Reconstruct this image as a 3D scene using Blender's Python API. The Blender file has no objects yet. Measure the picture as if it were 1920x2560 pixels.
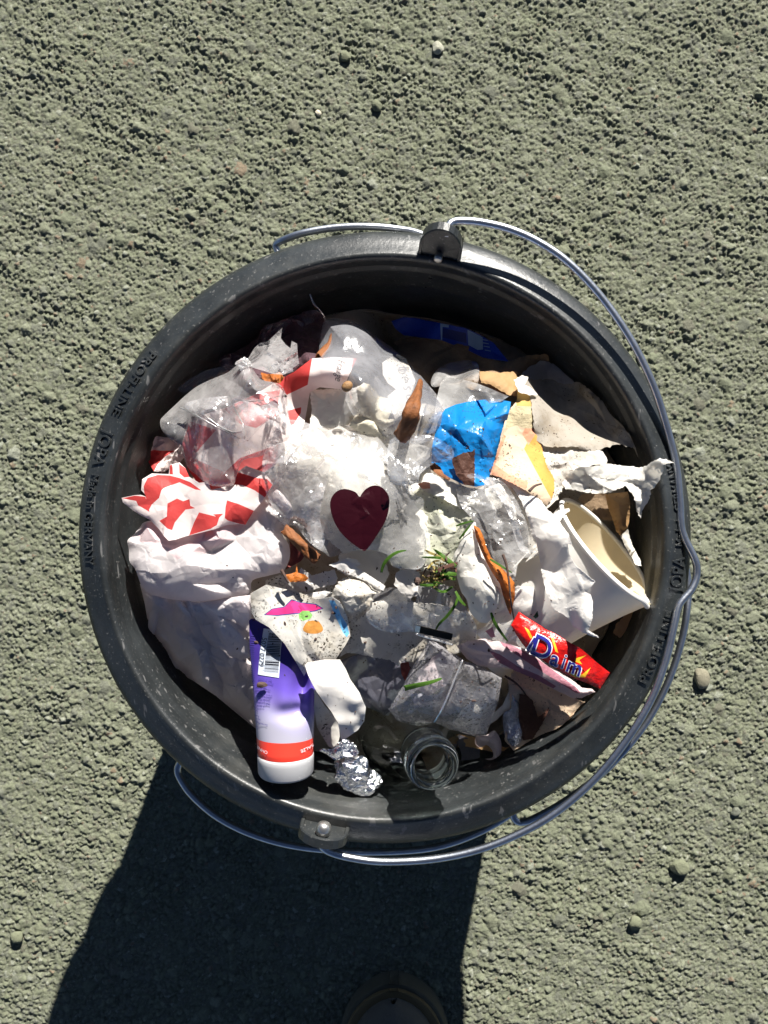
import bpy, bmesh, math, random
import numpy as np
from mathutils import Vector, Matrix, geometry
PI = math.pi
S = bpy.context.scene
COL = S.collection
RIM = 0.27            # height of the top bucket's rim above the ground
CAMD = 0.52           # camera above the rim
FPX = 2600.0
CX = 0.022             # the camera stands a little right of the bucket; the frame is shifted back (an off-centre crop)
SH = -CX * FPX / CAMD
CEN = Vector((0.0, -0.013, 0.0))      # axis of the bucket stack

# ---------------------------------------------------------------- camera, world, sun, exposure
cd = bpy.data.cameras.new('camera'); cam = bpy.data.objects.new('camera', cd); COL.objects.link(cam)
cd.sensor_fit = 'HORIZONTAL'; cd.sensor_width = 36; cd.lens = 36 * FPX / 1920
cam.location = (CX, 0, RIM + CAMD); cd.shift_x = SH / 1920; cam.rotation_euler = (0, 0, 0)
cd.clip_start = 0.01; cd.clip_end = 500
S.camera = cam
SUN_EL = math.radians(30.5); SUN_AZ = math.atan2(0.272, 0.968)
wd = bpy.data.worlds.new('World'); S.world = wd; wd.use_nodes = True
nt = wd.node_tree; bg = nt.nodes['Background']
sky = nt.nodes.new('ShaderNodeTexSky'); sky.sky_type = 'NISHITA'; sky.sun_disc = False
sky.air_density = .38; sky.dust_density = .1; sky.ozone_density = .2; sky.altitude = 2000; sky.sun_elevation = SUN_EL; sky.sun_rotation = SUN_AZ
nt.links.new(sky.outputs[0], bg.inputs[0]); bg.inputs[1].default_value = 0.05
sl = bpy.data.lights.new('sun', 'SUN'); sl.energy = 5.0; sl.angle = math.radians(0.5); sl.color = (1.0, 0.955, 0.88)
so = bpy.data.objects.new('sun', sl); COL.objects.link(so)
sdir = Vector((math.sin(SUN_AZ) * math.cos(SUN_EL), math.cos(SUN_AZ) * math.cos(SUN_EL), math.sin(SUN_EL)))
so.rotation_euler = sdir.to_track_quat('Z', 'Y').to_euler(); so.location = sdir * 3
S.view_settings.view_transform = 'Standard'; S.view_settings.look = 'None'
S.view_settings.exposure = 1.25; S.view_settings.gamma = 1.0
S.view_settings.use_curve_mapping = False
S.render.engine = 'CYCLES'
try:
    S.cycles.transparent_max_bounces = 24; S.cycles.max_bounces = 12; S.cycles.transmission_bounces = 12
except Exception: pass

# ---------------------------------------------------------------- helpers
def tag(o, label=None, cat=None, group=None, kind=None):
    if label: o['label'] = label
    if cat: o['category'] = cat
    if group: o['group'] = group
    if kind: o['kind'] = kind
    return o
def thing(name, label, cat, loc=(0, 0, 0), group=None):
    o = bpy.data.objects.new(name, None); o.empty_display_size = 0.02; COL.objects.link(o); o.location = loc
    return tag(o, label, cat, group)
def link(name, me, parent=None, origin=None):
    """mesh in world coordinates -> object whose origin sits at `origin` (or the mesh centre)"""
    o = bpy.data.objects.new(name, me); COL.objects.link(o)
    if parent is not None:
        off = Vector(parent.matrix_basis.translation)
        p = parent
        while p.parent is not None:
            p = p.parent; off = off + p.matrix_basis.translation
        me.transform(Matrix.Translation(-off)); o.parent = parent
        return o
    if origin is None:
        n = len(me.vertices); co = np.empty(n * 3); me.vertices.foreach_get('co', co); co = co.reshape(-1, 3)
        c = co.mean(0); origin = Vector((c[0], c[1], co[:, 2].min()))
    me.transform(Matrix.Translation(-Vector(origin))); o.location = origin
    return o
def mesh(verts, faces, mats, smooth=True, fmat=None):
    me = bpy.data.meshes.new('m'); me.from_pydata([tuple(map(float, v)) for v in verts], [], [tuple(map(int, f)) for f in faces])
    for m in (mats if isinstance(mats, (list, tuple)) else [mats]): me.materials.append(m)
    if fmat is not None: me.polygons.foreach_set('material_index', np.asarray(fmat, dtype=np.int32))
    if smooth: me.polygons.foreach_set('use_smooth', np.ones(len(me.polygons), dtype=bool))
    me.update(); return me
def W(px, py, z):
    D = CAMD - z
    return Vector(((px - 960 + SH) * D / FPX + CX, (1280 - py) * D / FPX, RIM + z))

# ---------------------------------------------------------------- materials
def newmat(name):
    m = bpy.data.materials.new(name); m.use_nodes = True
    nt = m.node_tree; return m, nt, nt.nodes['Principled BSDF'], nt.nodes['Material Output']
def N(nt, t, **kw):
    n = nt.nodes.new(t)
    for k, v in kw.items():
        if k in n.inputs.keys(): n.inputs[k].default_value = v
        else: setattr(n, k, v)
    return n
def c4(c): return (c[0], c[1], c[2], 1)
def ramp(nt, fac, p0, p1, c0=(0, 0, 0), c1=(1, 1, 1)):
    r = nt.nodes.new('ShaderNodeValToRGB'); e = r.color_ramp.elements
    e[0].position = p0; e[1].position = p1; e[0].color = c4(c0); e[1].color = c4(c1)
    nt.links.new(fac, r.inputs[0]); return r.outputs[0]
def mix(nt, fac, a, b):
    n = nt.nodes.new('ShaderNodeMix'); n.data_type = 'RGBA'
    if isinstance(fac, (int, float)): n.inputs[0].default_value = fac
    else: nt.links.new(fac, n.inputs[0])
    for i, v in ((6, a), (7, b)):
        if isinstance(v, tuple): n.inputs[i].default_value = c4(v)
        else: nt.links.new(v, n.inputs[i])
    return n.outputs[2]
def noise(nt, scale, detail=4, rough=0.6, vec=None):
    if vec is None: vec = N(nt, 'ShaderNodeTexCoord').outputs['Object']
    n = N(nt, 'ShaderNodeTexNoise', Scale=scale, Detail=detail, Roughness=rough); nt.links.new(vec, n.inputs['Vector']); return n.outputs[0]
def dirt(nt, base, amount, col=(0.05, 0.04, 0.025), scale=900):
    """small scattered specks plus a faint soft stain"""
    vec = N(nt, 'ShaderNodeTexCoord').outputs['Object']
    a = noise(nt, scale, 2, .5, vec); b = noise(nt, scale * .09, 3, .6, vec)
    sp = N(nt, 'ShaderNodeMath', operation='MULTIPLY')
    nt.links.new(ramp(nt, a, .66 - amount * .08, .70 - amount * .08), sp.inputs[0])
    nt.links.new(ramp(nt, b, .45, .62), sp.inputs[1])
    return mix(nt, sp.outputs[0], base, col)
def bump(nt, bsdf, h, strength, dist):
    b = N(nt, 'ShaderNodeBump', Strength=strength, Distance=dist); nt.links.new(h, b.inputs['Height'])
    for s in (bsdf if isinstance(bsdf, list) else [bsdf]): nt.links.new(b.outputs[0], s.inputs['Normal'])
    return b
def paper(name, col, trans=.3, rough=.75, speck=0., stain=None, stain_s=60, bs=.0004, bscale=500, spec=.3):
    m, nt, b, out = newmat(name)
    vec = N(nt, 'ShaderNodeTexCoord').outputs['Object']
    c = mix(nt, noise(nt, 90, 4, .6, vec), tuple(x * .9 for x in col), tuple(min(1, x * 1.06) for x in col))
    if stain: c = mix(nt, ramp(nt, noise(nt, stain_s, 4, .65, vec), .47, .68), c, stain)
    if speck: c = dirt(nt, c, speck)
    nt.links.new(c, b.inputs['Base Color']); b.inputs['Roughness'].default_value = rough
    b.inputs['Specular IOR Level'].default_value = spec
    tr = N(nt, 'ShaderNodeBsdfTranslucent'); nt.links.new(c, tr.inputs[0])
    mx = N(nt, 'ShaderNodeMixShader'); mx.inputs[0].default_value = trans
    nt.links.new(b.outputs[0], mx.inputs[1]); nt.links.new(tr.outputs[0], mx.inputs[2]); nt.links.new(mx.outputs[0], out.inputs[0])
    bump(nt, [b], noise(nt, bscale, 5, .65, vec), .6, bs)
    return m
def film(name, tint=(.95, .95, .96), haze=.12, rough=.12, bd=.0008, bscale=60, cloud=.25, drops=0., edge=.5):
    """thin clear plastic: mostly see-through, milky where it is creased, sharp glints"""
    m, nt, b, out = newmat(name)
    vec = N(nt, 'ShaderNodeTexCoord').outputs['Object']
    n1 = noise(nt, bscale, 6, .62, vec)
    # crease lines: abs(noise-.5) valleys
    a = N(nt, 'ShaderNodeMath', operation='SUBTRACT'); nt.links.new(noise(nt, bscale * .35, 3, .5, vec), a.inputs[0]); a.inputs[1].default_value = .5
    ab = N(nt, 'ShaderNodeMath', operation='ABSOLUTE'); nt.links.new(a.outputs[0], ab.inputs[0])
    h = N(nt, 'ShaderNodeMath', operation='ADD'); nt.links.new(n1, h.inputs[0])
    sc = N(nt, 'ShaderNodeMath', operation='MULTIPLY'); nt.links.new(ab.outputs[0], sc.inputs[0]); sc.inputs[1].default_value = 2.5
    nt.links.new(sc.outputs[0], h.inputs[1])
    if drops:
        v = N(nt, 'ShaderNodeTexVoronoi', Scale=620.0); nt.links.new(vec, v.inputs['Vector'])
        dr = ramp(nt, v.outputs['Distance'], .12, .42, (1, 1, 1), (0, 0, 0))
        h2 = N(nt, 'ShaderNodeMath', operation='MULTIPLY_ADD'); nt.links.new(dr, h2.inputs[0]); h2.inputs[1].default_value = drops; nt.links.new(h.outputs[0], h2.inputs[2]); h = h2
    b.inputs['Base Color'].default_value = c4(tint); b.inputs['Roughness'].default_value = .35; b.inputs['Specular IOR Level'].default_value = .5
    gl = N(nt, 'ShaderNodeBsdfGlossy', Roughness=rough); gl.inputs[0].default_value = (1, 1, 1, 1)
    tl = N(nt, 'ShaderNodeBsdfTranslucent'); tl.inputs[0].default_value = c4(tint)
    tp = N(nt, 'ShaderNodeBsdfTransparent'); tp.inputs[0].default_value = c4(tuple(min(1, t ** .3) for t in tint))
    body = N(nt, 'ShaderNodeMixShader'); body.inputs[0].default_value = .4
    nt.links.new(b.outputs[0], body.inputs[1]); nt.links.new(tl.outputs[0], body.inputs[2])
    lw = N(nt, 'ShaderNodeLayerWeight', Blend=.35)
    cl = ramp(nt, noise(nt, bscale * .8, 6, .7, vec), .42, .75)
    f1 = N(nt, 'ShaderNodeMath', operation='MULTIPLY_ADD'); nt.links.new(cl, f1.inputs[0]); f1.inputs[1].default_value = cloud; f1.inputs[2].default_value = haze
    f2 = N(nt, 'ShaderNodeMath', operation='MULTIPLY_ADD', use_clamp=True); nt.links.new(lw.outputs['Facing'], f2.inputs[0]); f2.inputs[1].default_value = edge; nt.links.new(f1.outputs[0], f2.inputs[2])
    m1 = N(nt, 'ShaderNodeMixShader'); nt.links.new(f2.outputs[0], m1.inputs[0]); nt.links.new(tp.outputs[0], m1.inputs[1]); nt.links.new(body.outputs[0], m1.inputs[2])
    fr = N(nt, 'ShaderNodeFresnel', IOR=1.5)
    f3 = N(nt, 'ShaderNodeMath', operation='MULTIPLY', use_clamp=True); nt.links.new(fr.outputs[0], f3.inputs[0]); f3.inputs[1].default_value = 1.8
    m2 = N(nt, 'ShaderNodeMixShader'); nt.links.new(f3.outputs[0], m2.inputs[0]); nt.links.new(m1.outputs[0], m2.inputs[1]); nt.links.new(gl.outputs[0], m2.inputs[2])
    nt.links.new(m2.outputs[0], out.inputs[0])
    bump(nt, [b, gl, tl, fr], h.outputs[0], .8, bd)
    return m
def plain(name, col, rough=.5, metal=0., spec=.5, nb=None, var=.12, vs=80):
    m, nt, b, out = newmat(name)
    c = mix(nt, noise(nt, vs, 4), tuple(x * (1 - var) for x in col), tuple(min(1, x * (1 + var)) for x in col))
    nt.links.new(c, b.inputs['Base Color']); b.inputs['Roughness'].default_value = rough
    b.inputs['Metallic'].default_value = metal; b.inputs['Specular IOR Level'].default_value = spec
    if nb: bump(nt, b, noise(nt, nb[0], 5), .7, nb[1])
    return m

def bucket_mat():
    m, nt, b, out = newmat('black_plastic')
    vec = N(nt, 'ShaderNodeTexCoord').outputs['Object']
    base = mix(nt, ramp(nt, noise(nt, 22, 5, .7, vec), .35, .7), (.012, .0138, .0145), (.030, .034, .036))
    dust = ramp(nt, noise(nt, 700, 3, .6, vec), .62, .72)
    base = mix(nt, dust, base, (.12, .12, .115))
    # fine scratches running round the rim
    mp = N(nt, 'ShaderNodeMapping'); mp.inputs['Scale'].default_value = (260, 30, 260); mp.inputs['Rotation'].default_value = (0, 0, .5); nt.links.new(vec, mp.inputs[0])
    sc = ramp(nt, noise(nt, 1.0, 2, .5, mp.outputs[0]), .67, .70)
    base = mix(nt, sc, base, (.10, .10, .10))
    base = mix(nt, ramp(nt, noise(nt, 9, 6, .75, vec), .55, .75), base, (.055, .056, .052))
    nt.links.new(base, b.inputs['Base Color'])
    nt.links.new(ramp(nt, noise(nt, 60, 5, .7, vec), .3, .75, (.27, .27, .27), (.5, .5, .5)), b.inputs['Roughness'])
    b.inputs['Specular IOR Level'].default_value = .5
    bump(nt, b, noise(nt, 350, 5, .7, vec), .35, .0006)
    return m
M = {}
M['bucket'] = bucket_mat()
M['wire'] = plain('galvanised_wire', (.52, .55, .60), .34, 1.0, .5, (600, .00015), .3, 120)
M['bolt'] = plain('steel_bolt', (.5, .49, .46), .35, .9, .5, (300, .0003))
WHITE = (.88, .855, .82)
M['white'] = paper('white_paper', WHITE, .4, bs=.00012)
M['white_d'] = paper('soiled_white_paper', (.80, .775, .72), .35, speck=1.0, stain=(.60, .55, .46), bs=.00015)
M['tissue'] = paper('white_tissue', (.88, .86, .81), .5, .95, bs=.0003, bscale=320, spec=.1)
M['tissue_d'] = paper('soiled_tissue', (.82, .79, .73), .48, .95, speck=.6, stain=(.6, .52, .40), bs=.0004, bscale=320, spec=.1)
M['cream'] = paper('cream_tissue', (.86, .82, .69), .45, .9, stain=(.80, .72, .52), bs=.0003)
M['green_tissue'] = paper('greenish_tissue', (.84, .84, .73), .45, .9, speck=.4, stain=(.72, .74, .58), bs=.0003)
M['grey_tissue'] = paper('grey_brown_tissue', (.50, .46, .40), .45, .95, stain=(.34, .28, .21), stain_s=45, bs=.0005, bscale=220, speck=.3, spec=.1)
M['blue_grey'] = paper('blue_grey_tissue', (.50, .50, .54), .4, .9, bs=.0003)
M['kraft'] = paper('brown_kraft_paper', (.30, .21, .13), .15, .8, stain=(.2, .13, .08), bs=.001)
M['tan'] = paper('tan_paper', (.55, .36, .18), .4, .7, stain=(.42, .25, .11))
M['red'] = paper('red_print', (.76, .10, .095), .55, .5, spec=.4)
M['pinkred'] = paper('thin_red_print', (.78, .20, .20), .5, .5)
M['stripe_white'] = paper('striped_paper_white', (.90, .82, .80), .5, .45, bs=.0001, spec=.4)
M['bag'] = paper('white_polythene', (.93, .89, .89), .62, .3, bs=.0001, bscale=120, spec=.5)
M['bag_pink'] = paper('white_polythene_pinkish', (.90, .76, .77), .5, .3, bs=.0002, bscale=120)
M['mauve'] = paper('mauve_print', (.48, .22, .28), .45, .35, bs=.001)
M['pink_bag'] = paper('pinkish_thin_bag', (.80, .71, .71), .5, .3, bs=.0004, bscale=160, spec=.5)
M['film'] = film('clear_film', haze=.05)
M['film_m'] = film('milky_film', tint=(.97, .96, .95), haze=.14, cloud=.30, rough=.13)
M['film_w'] = film('crisp_cellophane', tint=(.98, .96, .96), haze=.035, cloud=.30, rough=.09, bd=.0011, bscale=55, edge=.6)
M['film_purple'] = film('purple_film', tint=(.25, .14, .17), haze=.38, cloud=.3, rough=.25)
M['film_grey'] = film('bluish_film', tint=(.75, .76, .82), haze=.13, cloud=.2, rough=.15, bscale=60)
M['film_wet'] = film('wet_clear_plastic', tint=(.94, .92, .96), haze=.07, cloud=.22, rough=.05, drops=.9, bd=.0010, bscale=70)
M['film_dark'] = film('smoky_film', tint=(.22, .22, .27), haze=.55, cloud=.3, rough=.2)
M['heart'] = plain('maroon_sticker', (.022, .0012, .004), .3, 0, .5, (700, .0001), .25, 70)
M['blue'] = paper('blue_plastic', (.010, .24, .62), .35, .3, speck=.6, bs=.0004, bscale=150, spec=.5)
M['navy'] = paper('navy_print', (.008, .02, .16), .1, .35)
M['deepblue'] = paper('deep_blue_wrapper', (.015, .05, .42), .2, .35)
M['paleblue'] = paper('pale_blue_print', (.25, .38, .6), .2, .4)
M['daimred'] = plain('glossy_red_foil', (.62, .012, .010), .24, .15, .5, (220, .0012), .1)
M['yellow'] = plain('yellow_print', (.75, .42, .02), .4)
M['orange'] = paper('orange_print', (.85, .42, .10), .35, .7, speck=.6)
M['salmon'] = paper('salmon_print', (.80, .42, .26), .35, .7, speck=.6)
M['peach'] = paper('peach_card', (.74, .58, .42), .3, .75, speck=.7)
M['ochre'] = paper('ochre_card', (.62, .42, .14), .35, .8)
M['fuzz'] = paper('frayed_card', (.60, .52, .34), .35, .95, bs=.003, bscale=260)
M['cup'] = paper('paper_cup_outside', (.88, .865, .83), .2, .45, bs=.0001, spec=.4)
M['cup_in'] = paper('paper_cup_inside', (.93, .83, .62), .35, .4, bs=.0001, spec=.4)
M['leaf'] = paper('dry_leaf', (.32, .12, .04), .35, .6, stain=(.15, .06, .025), stain_s=140, bs=.002, bscale=300, spec=.4)
M['leaf_o'] = paper('orange_leaf', (.62, .20, .03), .45, .55, stain=(.22, .07, .02), stain_s=170, speck=.5, bs=.0015, bscale=250, spec=.4)
M['leaf_d'] = paper('dark_leaf', (.11, .05, .035), .3, .6, bs=.0015, bscale=250, spec=.3)
M['leaf_r'] = paper('reddish_leaf', (.22, .05, .04), .3, .6, bs=.0015, bscale=250)
M['twig'] = plain('twig', (.07, .04, .03), .8, nb=(500, .001))
M['grass'] = paper('grass_blade', (.10, .22, .03), .45, .5, bs=.0005)
M['straw'] = paper('dry_grass', (.40, .32, .12), .4, .7, bs=.0005)
M['green'] = plain('dark_green_leaf', (.01, .07, .03), .4)
M['nut'] = plain('brown_nut', (.24, .13, .05), .6, nb=(900, .0008), var=.4, vs=250)
M['foil'] = plain('aluminium_foil', (.86, .87, .9), .16, 1.0, .5, (260, .0018), .04)
M['foil_s'] = plain('embossed_foil', (.62, .66, .78), .2, 1.0, .5, (900, .003), .1)
M['purple'] = plain('purple_print', (.16, .08, .5), .3)
M['tubewhite'] = plain('tube_white', (.4, .4, .45), .3, var=.03)
M['capwhite'] = plain('cap_white', (.43, .43, .44), .35, var=.03)
M['bandred'] = plain('tube_red', (.72, .05, .03), .3, var=.05)
M['ink'] = plain('black_ink', (.015, .015, .02), .5)
M['inkblue'] = plain('blue_ink', (.05, .04, .22), .5)
M['greyink'] = plain('grey_ink', (.12, .12, .13), .6)
M['label'] = plain('pale_label', (.62, .68, .78), .4, var=.04)
M['pink'] = plain('pink_print', (.78, .04, .20), .35)
M['cyan'] = plain('cyan_print', (.16, .46, .75), .4)
M['leafprint'] = plain('green_print', (.22, .46, .12), .4)
M['orangeprint'] = plain('orange_fruit_print', (.55, .24, .05), .5, var=.4, vs=400)
M['logo'] = plain('logo_navy', (.02, .02, .22), .3)
M['logo_white'] = plain('logo_white', (.8, .8, .84), .35)
M['black_strip'] = plain('black_tape', (.008, .007, .006), .6, spec=.12, nb=(300, .0002))
def glass():
    m, nt, b, out = newmat('bottle_glass')
    b.inputs['Base Color'].default_value = (.86, .95, .91, 1); b.inputs['Roughness'].default_value = .02
    b.inputs['Transmission Weight'].default_value = 1; b.inputs['IOR'].default_value = 1.5
    return m
M['glass'] = glass()
def thin_glass():
    m, nt, b, out = newmat('thin_bottle_glass'); nt.nodes.remove(b)
    lw = N(nt, 'ShaderNodeLayerWeight', Blend=.3)
    tp = N(nt, 'ShaderNodeBsdfTransparent'); nt.links.new(ramp(nt, lw.outputs['Facing'], .25, .95, (.90, .95, .92), (.30, .42, .36)), tp.inputs[0])
    gl = N(nt, 'ShaderNodeBsdfGlossy', Roughness=.03); fr = N(nt, 'ShaderNodeFresnel', IOR=1.52)
    f = N(nt, 'ShaderNodeMath', operation='MULTIPLY', use_clamp=True); nt.links.new(fr.outputs[0], f.inputs[0]); f.inputs[1].default_value = 1.6
    mx = N(nt, 'ShaderNodeMixShader'); nt.links.new(f.outputs[0], mx.inputs[0]); nt.links.new(tp.outputs[0], mx.inputs[1]); nt.links.new(gl.outputs[0], mx.inputs[2]); nt.links.new(mx.outputs[0], out.inputs[0])
    bump(nt, [gl, fr], noise(nt, 45, 2), .3, .0006)
    return m
M['thin_glass'] = thin_glass()

# ---------------------------------------------------------------- ground
def ground():
    rng = np.random.RandomState(5)
    def axis(h, c):
        st = .00072; inner = np.arange(-h, h + st, st); o = []; x = h; d = st
        while x < 40: d *= 1.075; x += d; o.append(x)
        o = np.array(o); return np.concatenate([-o[::-1], inner, o]) + c
    xs = axis(.30, 0); ys = axis(.395, 0)
    X, Y = np.meshgrid(xs, ys); nx, ny = len(xs), len(ys)
    H = np.zeros(X.shape); R = np.zeros(X.shape)
    inn = (np.abs(X) < .36) & (np.abs(Y) < .46)
    x = X[inn]; y = Y[inn]; h = np.zeros(x.shape); rid = np.zeros(x.shape)
    # domain warp
    wx = x + .0004 * np.sin(y * 1300 + 3 * np.sin(x * 300)) ; wy = y + .0004 * np.sin(x * 1170 + 2 * np.sin(y * 340))
    for cell, dens, hh, sd in ((.0019, .9, .0012, 1), (.0028, .75, .0021, 2), (.0043, .32, .0027, 3), (.0085, .07, .0032, 4)):
        n = 4096; r = np.random.RandomState(sd)
        T = r.rand(n, 8)
        ix = np.floor(wx / cell).astype(np.int64); iy = np.floor(wy / cell).astype(np.int64)
        for dx in (-1, 0, 1):
            for dy in (-1, 0, 1):
                cx = ix + dx; cy = iy + dy
                k = ((cx * 73856093) ^ (cy * 19349663) ^ (sd * 83492791)) % n
                t = T[k]
                jx = (cx + .15 + .7 * t[:, 0]) * cell; jy = (cy + .15 + .7 * t[:, 1]) * cell
                ang = t[:, 2] * PI; ca, sa = np.cos(ang), np.sin(ang)
                ux = (wx - jx) * ca + (wy - jy) * sa; uy = -(wx - jx) * sa + (wy - jy) * ca
                rr = cell * (.48 + .38 * t[:, 3]); asp = .7 + .3 * t[:, 4]
                # angular stone: blend of euclid and manhattan distance
                d = .5 * np.sqrt(ux ** 2 + (uy / asp) ** 2) + .5 * np.maximum(np.abs(ux), np.abs(uy) / asp) * 1.1
                q = 1 - (d / rr) ** 2.4
                tx = (t[:, 5] - .5) * 1.7; ty = (t[:, 6] - .5) * 1.7
                top = np.minimum(1 + tx * ux / rr + ty * uy / rr, 1.12 - ty * ux / rr * .9 + tx * uy / rr * .5)
                hv = hh * (.5 + .65 * t[:, 7]) * np.minimum(np.clip(q, 0, 1) ** .45, 1) * np.clip(top, .3, 1.4)
                hv = np.where((q > 0) & (t[:, 3] * 7 % 1 < dens), hv, 0)
                b = hv > h; h = np.where(b, hv, h); rid = np.where(b, t[:, 0] * .5 + t[:, 6] * .5, rid)
    # slow undulation and dug-out pits
    lf = .0009 * np.sin(x * 60 + 2 * np.sin(y * 33)) * np.sin(y * 71 + 1.5 * np.sin(x * 41)) + .0006 * np.sin(x * 190 + y * 120 + 2 * np.sin(y * 90)) * np.sin(y * 210 - x * 60)
    H[inn] = h + lf; R[inn] = rid
    H[inn] *= .78 + .24 * np.clip(.5 + .5 * np.sin(x * 47 + 2.1 * np.sin(y * 39) + 1) + .5 * np.sin(y * 63 + 1.7 * np.sin(x * 55)) + .3 * np.sin(x * 160 + y * 90), -.2, 1.4); H += rng.rand(*H.shape) * .00062 * inn
    ef = np.clip(np.minimum((.36 - np.abs(X)) / .03, (.46 - np.abs(Y)) / .03), 0, 1); H = H * ef + .0011 * (1 - ef)
    me = bpy.data.meshes.new('ground')
    nv = nx * ny; co = np.stack([X.ravel(), Y.ravel(), H.ravel() - .0012], 1)
    i = np.arange(nv).reshape(ny, nx)
    q = np.stack([i[:-1, :-1], i[:-1, 1:], i[1:, 1:], i[1:, :-1]], -1).reshape(-1, 4)
    me.vertices.add(nv); me.vertices.foreach_set('co', co.ravel().astype(np.float32))
    me.loops.add(q.size); me.loops.foreach_set('vertex_index', q.ravel().astype(np.int32))
    me.polygons.add(len(q)); me.polygons.foreach_set('loop_start', np.arange(0, q.size, 4, dtype=np.int32)); me.polygons.foreach_set('loop_total', np.full(len(q), 4, dtype=np.int32))
    me.update(calc_edges=True)
    a = me.attributes.new('stone', 'FLOAT', 'POINT'); a.data.foreach_set('value', R.ravel().astype(np.float32))
    a = me.attributes.new('coarse', 'FLOAT', 'POINT'); a.data.foreach_set('value', (1 - ef).ravel().astype(np.float32))
    m, nt, b, out = newmat('mossy_asphalt')
    vec = N(nt, 'ShaderNodeTexCoord').outputs['Object']
    at = N(nt, 'ShaderNodeAttribute', attribute_name='stone').outputs['Fac']
    r = nt.nodes.new('ShaderNodeValToRGB'); nt.links.new(at, r.inputs[0]); r.color_ramp.interpolation = 'CONSTANT'
    el = r.color_ramp.elements; el[0].position = 0; el[0].color = (.20, .215, .145, 1); el[1].position = .28; el[1].color = (.235, .245, .165, 1)
    for p, c in ((.40, (.19, .195, .155)), (.52, (.27, .28, .20)), (.62, (.225, .24, .16)), (.72, (.18, .17, .13)), (.79, (.36, .37, .30)), (.86, (.27, .19, .13)), (.90, (.20, .22, .14))):
        e = el.new(p); e.color = c4(c)
    g = mix(nt, ramp(nt, noise(nt, 16, 5, .65, vec), .4, .62), (.20, .21, .13), (.25, .25, .205))
    c = mix(nt, .14, r.outputs[0], g)
    c = mix(nt, ramp(nt, noise(nt, 1000, 4, .7, vec), .3, .7, (.45, .45, .45), (1, 1, 1)), (.12, .12, .085), c)
    sc_ = N(nt, 'ShaderNodeVectorMath', operation='SCALE'); sc_.inputs['Scale'].default_value = 1.02; nt.links.new(c, sc_.inputs[0]); c = sc_.outputs[0]
    tn = nt.nodes.new('ShaderNodeMix'); tn.data_type = 'RGBA'; tn.blend_type = 'MULTIPLY'; tn.inputs[0].default_value = 1; nt.links.new(c, tn.inputs[6]); tn.inputs[7].default_value = (.955, .985, .985, 1); c = tn.outputs[2]
    c = mix(nt, ramp(nt, noise(nt, 1500, 2, .5, vec), .70, .75), c, (.45, .45, .36))
    nt.links.new(c, b.inputs['Base Color']); b.inputs['Roughness'].default_value = .9; b.inputs['Specular IOR Level'].default_value = .25
    fine = bump(nt, b, noise(nt, 1100, 6, .8, vec), 1.0, .0014)
    v1 = N(nt, 'ShaderNodeTexVoronoi', Scale=300.0); nt.links.new(vec, v1.inputs['Vector'])     # grains beyond the modelled patch
    far = N(nt, 'ShaderNodeAttribute', attribute_name='coarse').outputs['Fac']; hb = N(nt, 'ShaderNodeMath', operation='MULTIPLY'); nt.links.new(v1.outputs['Distance'], hb.inputs[0]); nt.links.new(far, hb.inputs[1])
    b2 = N(nt, 'ShaderNodeBump', Strength=1.0, Distance=.004, invert=True); nt.links.new(hb.outputs[0], b2.inputs['Height']); nt.links.new(b2.outputs[0], fine.inputs['Normal'])
    dk = ramp(nt, hb.outputs[0], .35, .75, (1, 1, 1), (.45, .45, .45)); mm = nt.nodes.new('ShaderNodeMix'); mm.data_type = 'RGBA'; mm.blend_type = 'MULTIPLY'; mm.inputs[0].default_value = 1; nt.links.new(c, mm.inputs[6]); nt.links.new(dk, mm.inputs[7]); nt.links.new(mm.outputs[2], b.inputs['Base Color'])  # gaps between the outer grains darkened in the colour, as painted crevice shade
    me.materials.append(m)
    o = bpy.data.objects.new('ground', me); COL.objects.link(o); o['kind'] = 'structure'
ground()

def stone(px, py, r, col, seed, label):
    rng = random.Random(seed); bm = bmesh.new(); bmesh.ops.create_icosphere(bm, subdivisions=3, radius=1)
    pl = [(Vector((rng.gauss(0, 1), rng.gauss(0, 1), rng.gauss(0, 1))).normalized(), rng.uniform(.72, .95)) for _ in range(14)]
    for v in bm.verts:
        n = v.co.normalized(); k = min([1.0] + [d / n.dot(p) for p, d in pl if n.dot(p) > .05]); v.co = n * k
    p = W(px, py, -.27 + r * .5)
    bmesh.ops.scale(bm, vec=(r * rng.uniform(.9, 1.2), r * rng.uniform(.8, 1), r * .62), verts=bm.verts)
    bmesh.ops.rotate(bm, cent=(0, 0, 0), matrix=Matrix.Rotation(rng.uniform(0, 3), 3, 'Z'), verts=bm.verts)
    me = bpy.data.meshes.new('stone'); bm.to_mesh(me); bm.free()
    me.transform(Matrix.Translation((p.x, p.y, r * .30))); me.materials.append(plain('stone', col, .9, nb=(800, .001), var=.25, vs=300))
    me.polygons.foreach_set('use_smooth', np.zeros(len(me.polygons), dtype=bool))
    tag(link('stone', me), label, 'stone', 'loose stones on the ground')
G1 = (.14, .15, .095); G2 = (.14, .148, .115)
stone(795, 282, .0030, (.55, .5, .38), 1, 'small cream pebble with a pointed top above the bucket, left of centre')
stone(1755, 1696, .0072, (.20, .185, .13), 2, 'large tan stone to the right of the bucket beside the lower wire handles')
stone(862, 140, .0042, G1, 3, 'greenish pebble with a round black shadow near the top edge of the photo')
stone(942, 262, .0048, G1, 4, 'mossy pebble throwing a dark shadow right of the cream pebble')
stone(1700, 2170, .0075, G1, 5, 'mossy stone with a deep shadow at the lower right of the ground')
stone(1588, 2310, .0060, G1, 10, 'mossy stone below the bucket near the bottom right corner')
stone(40, 2345, .0058, G1, 13, 'dark greenish stone at the bottom left corner')
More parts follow.
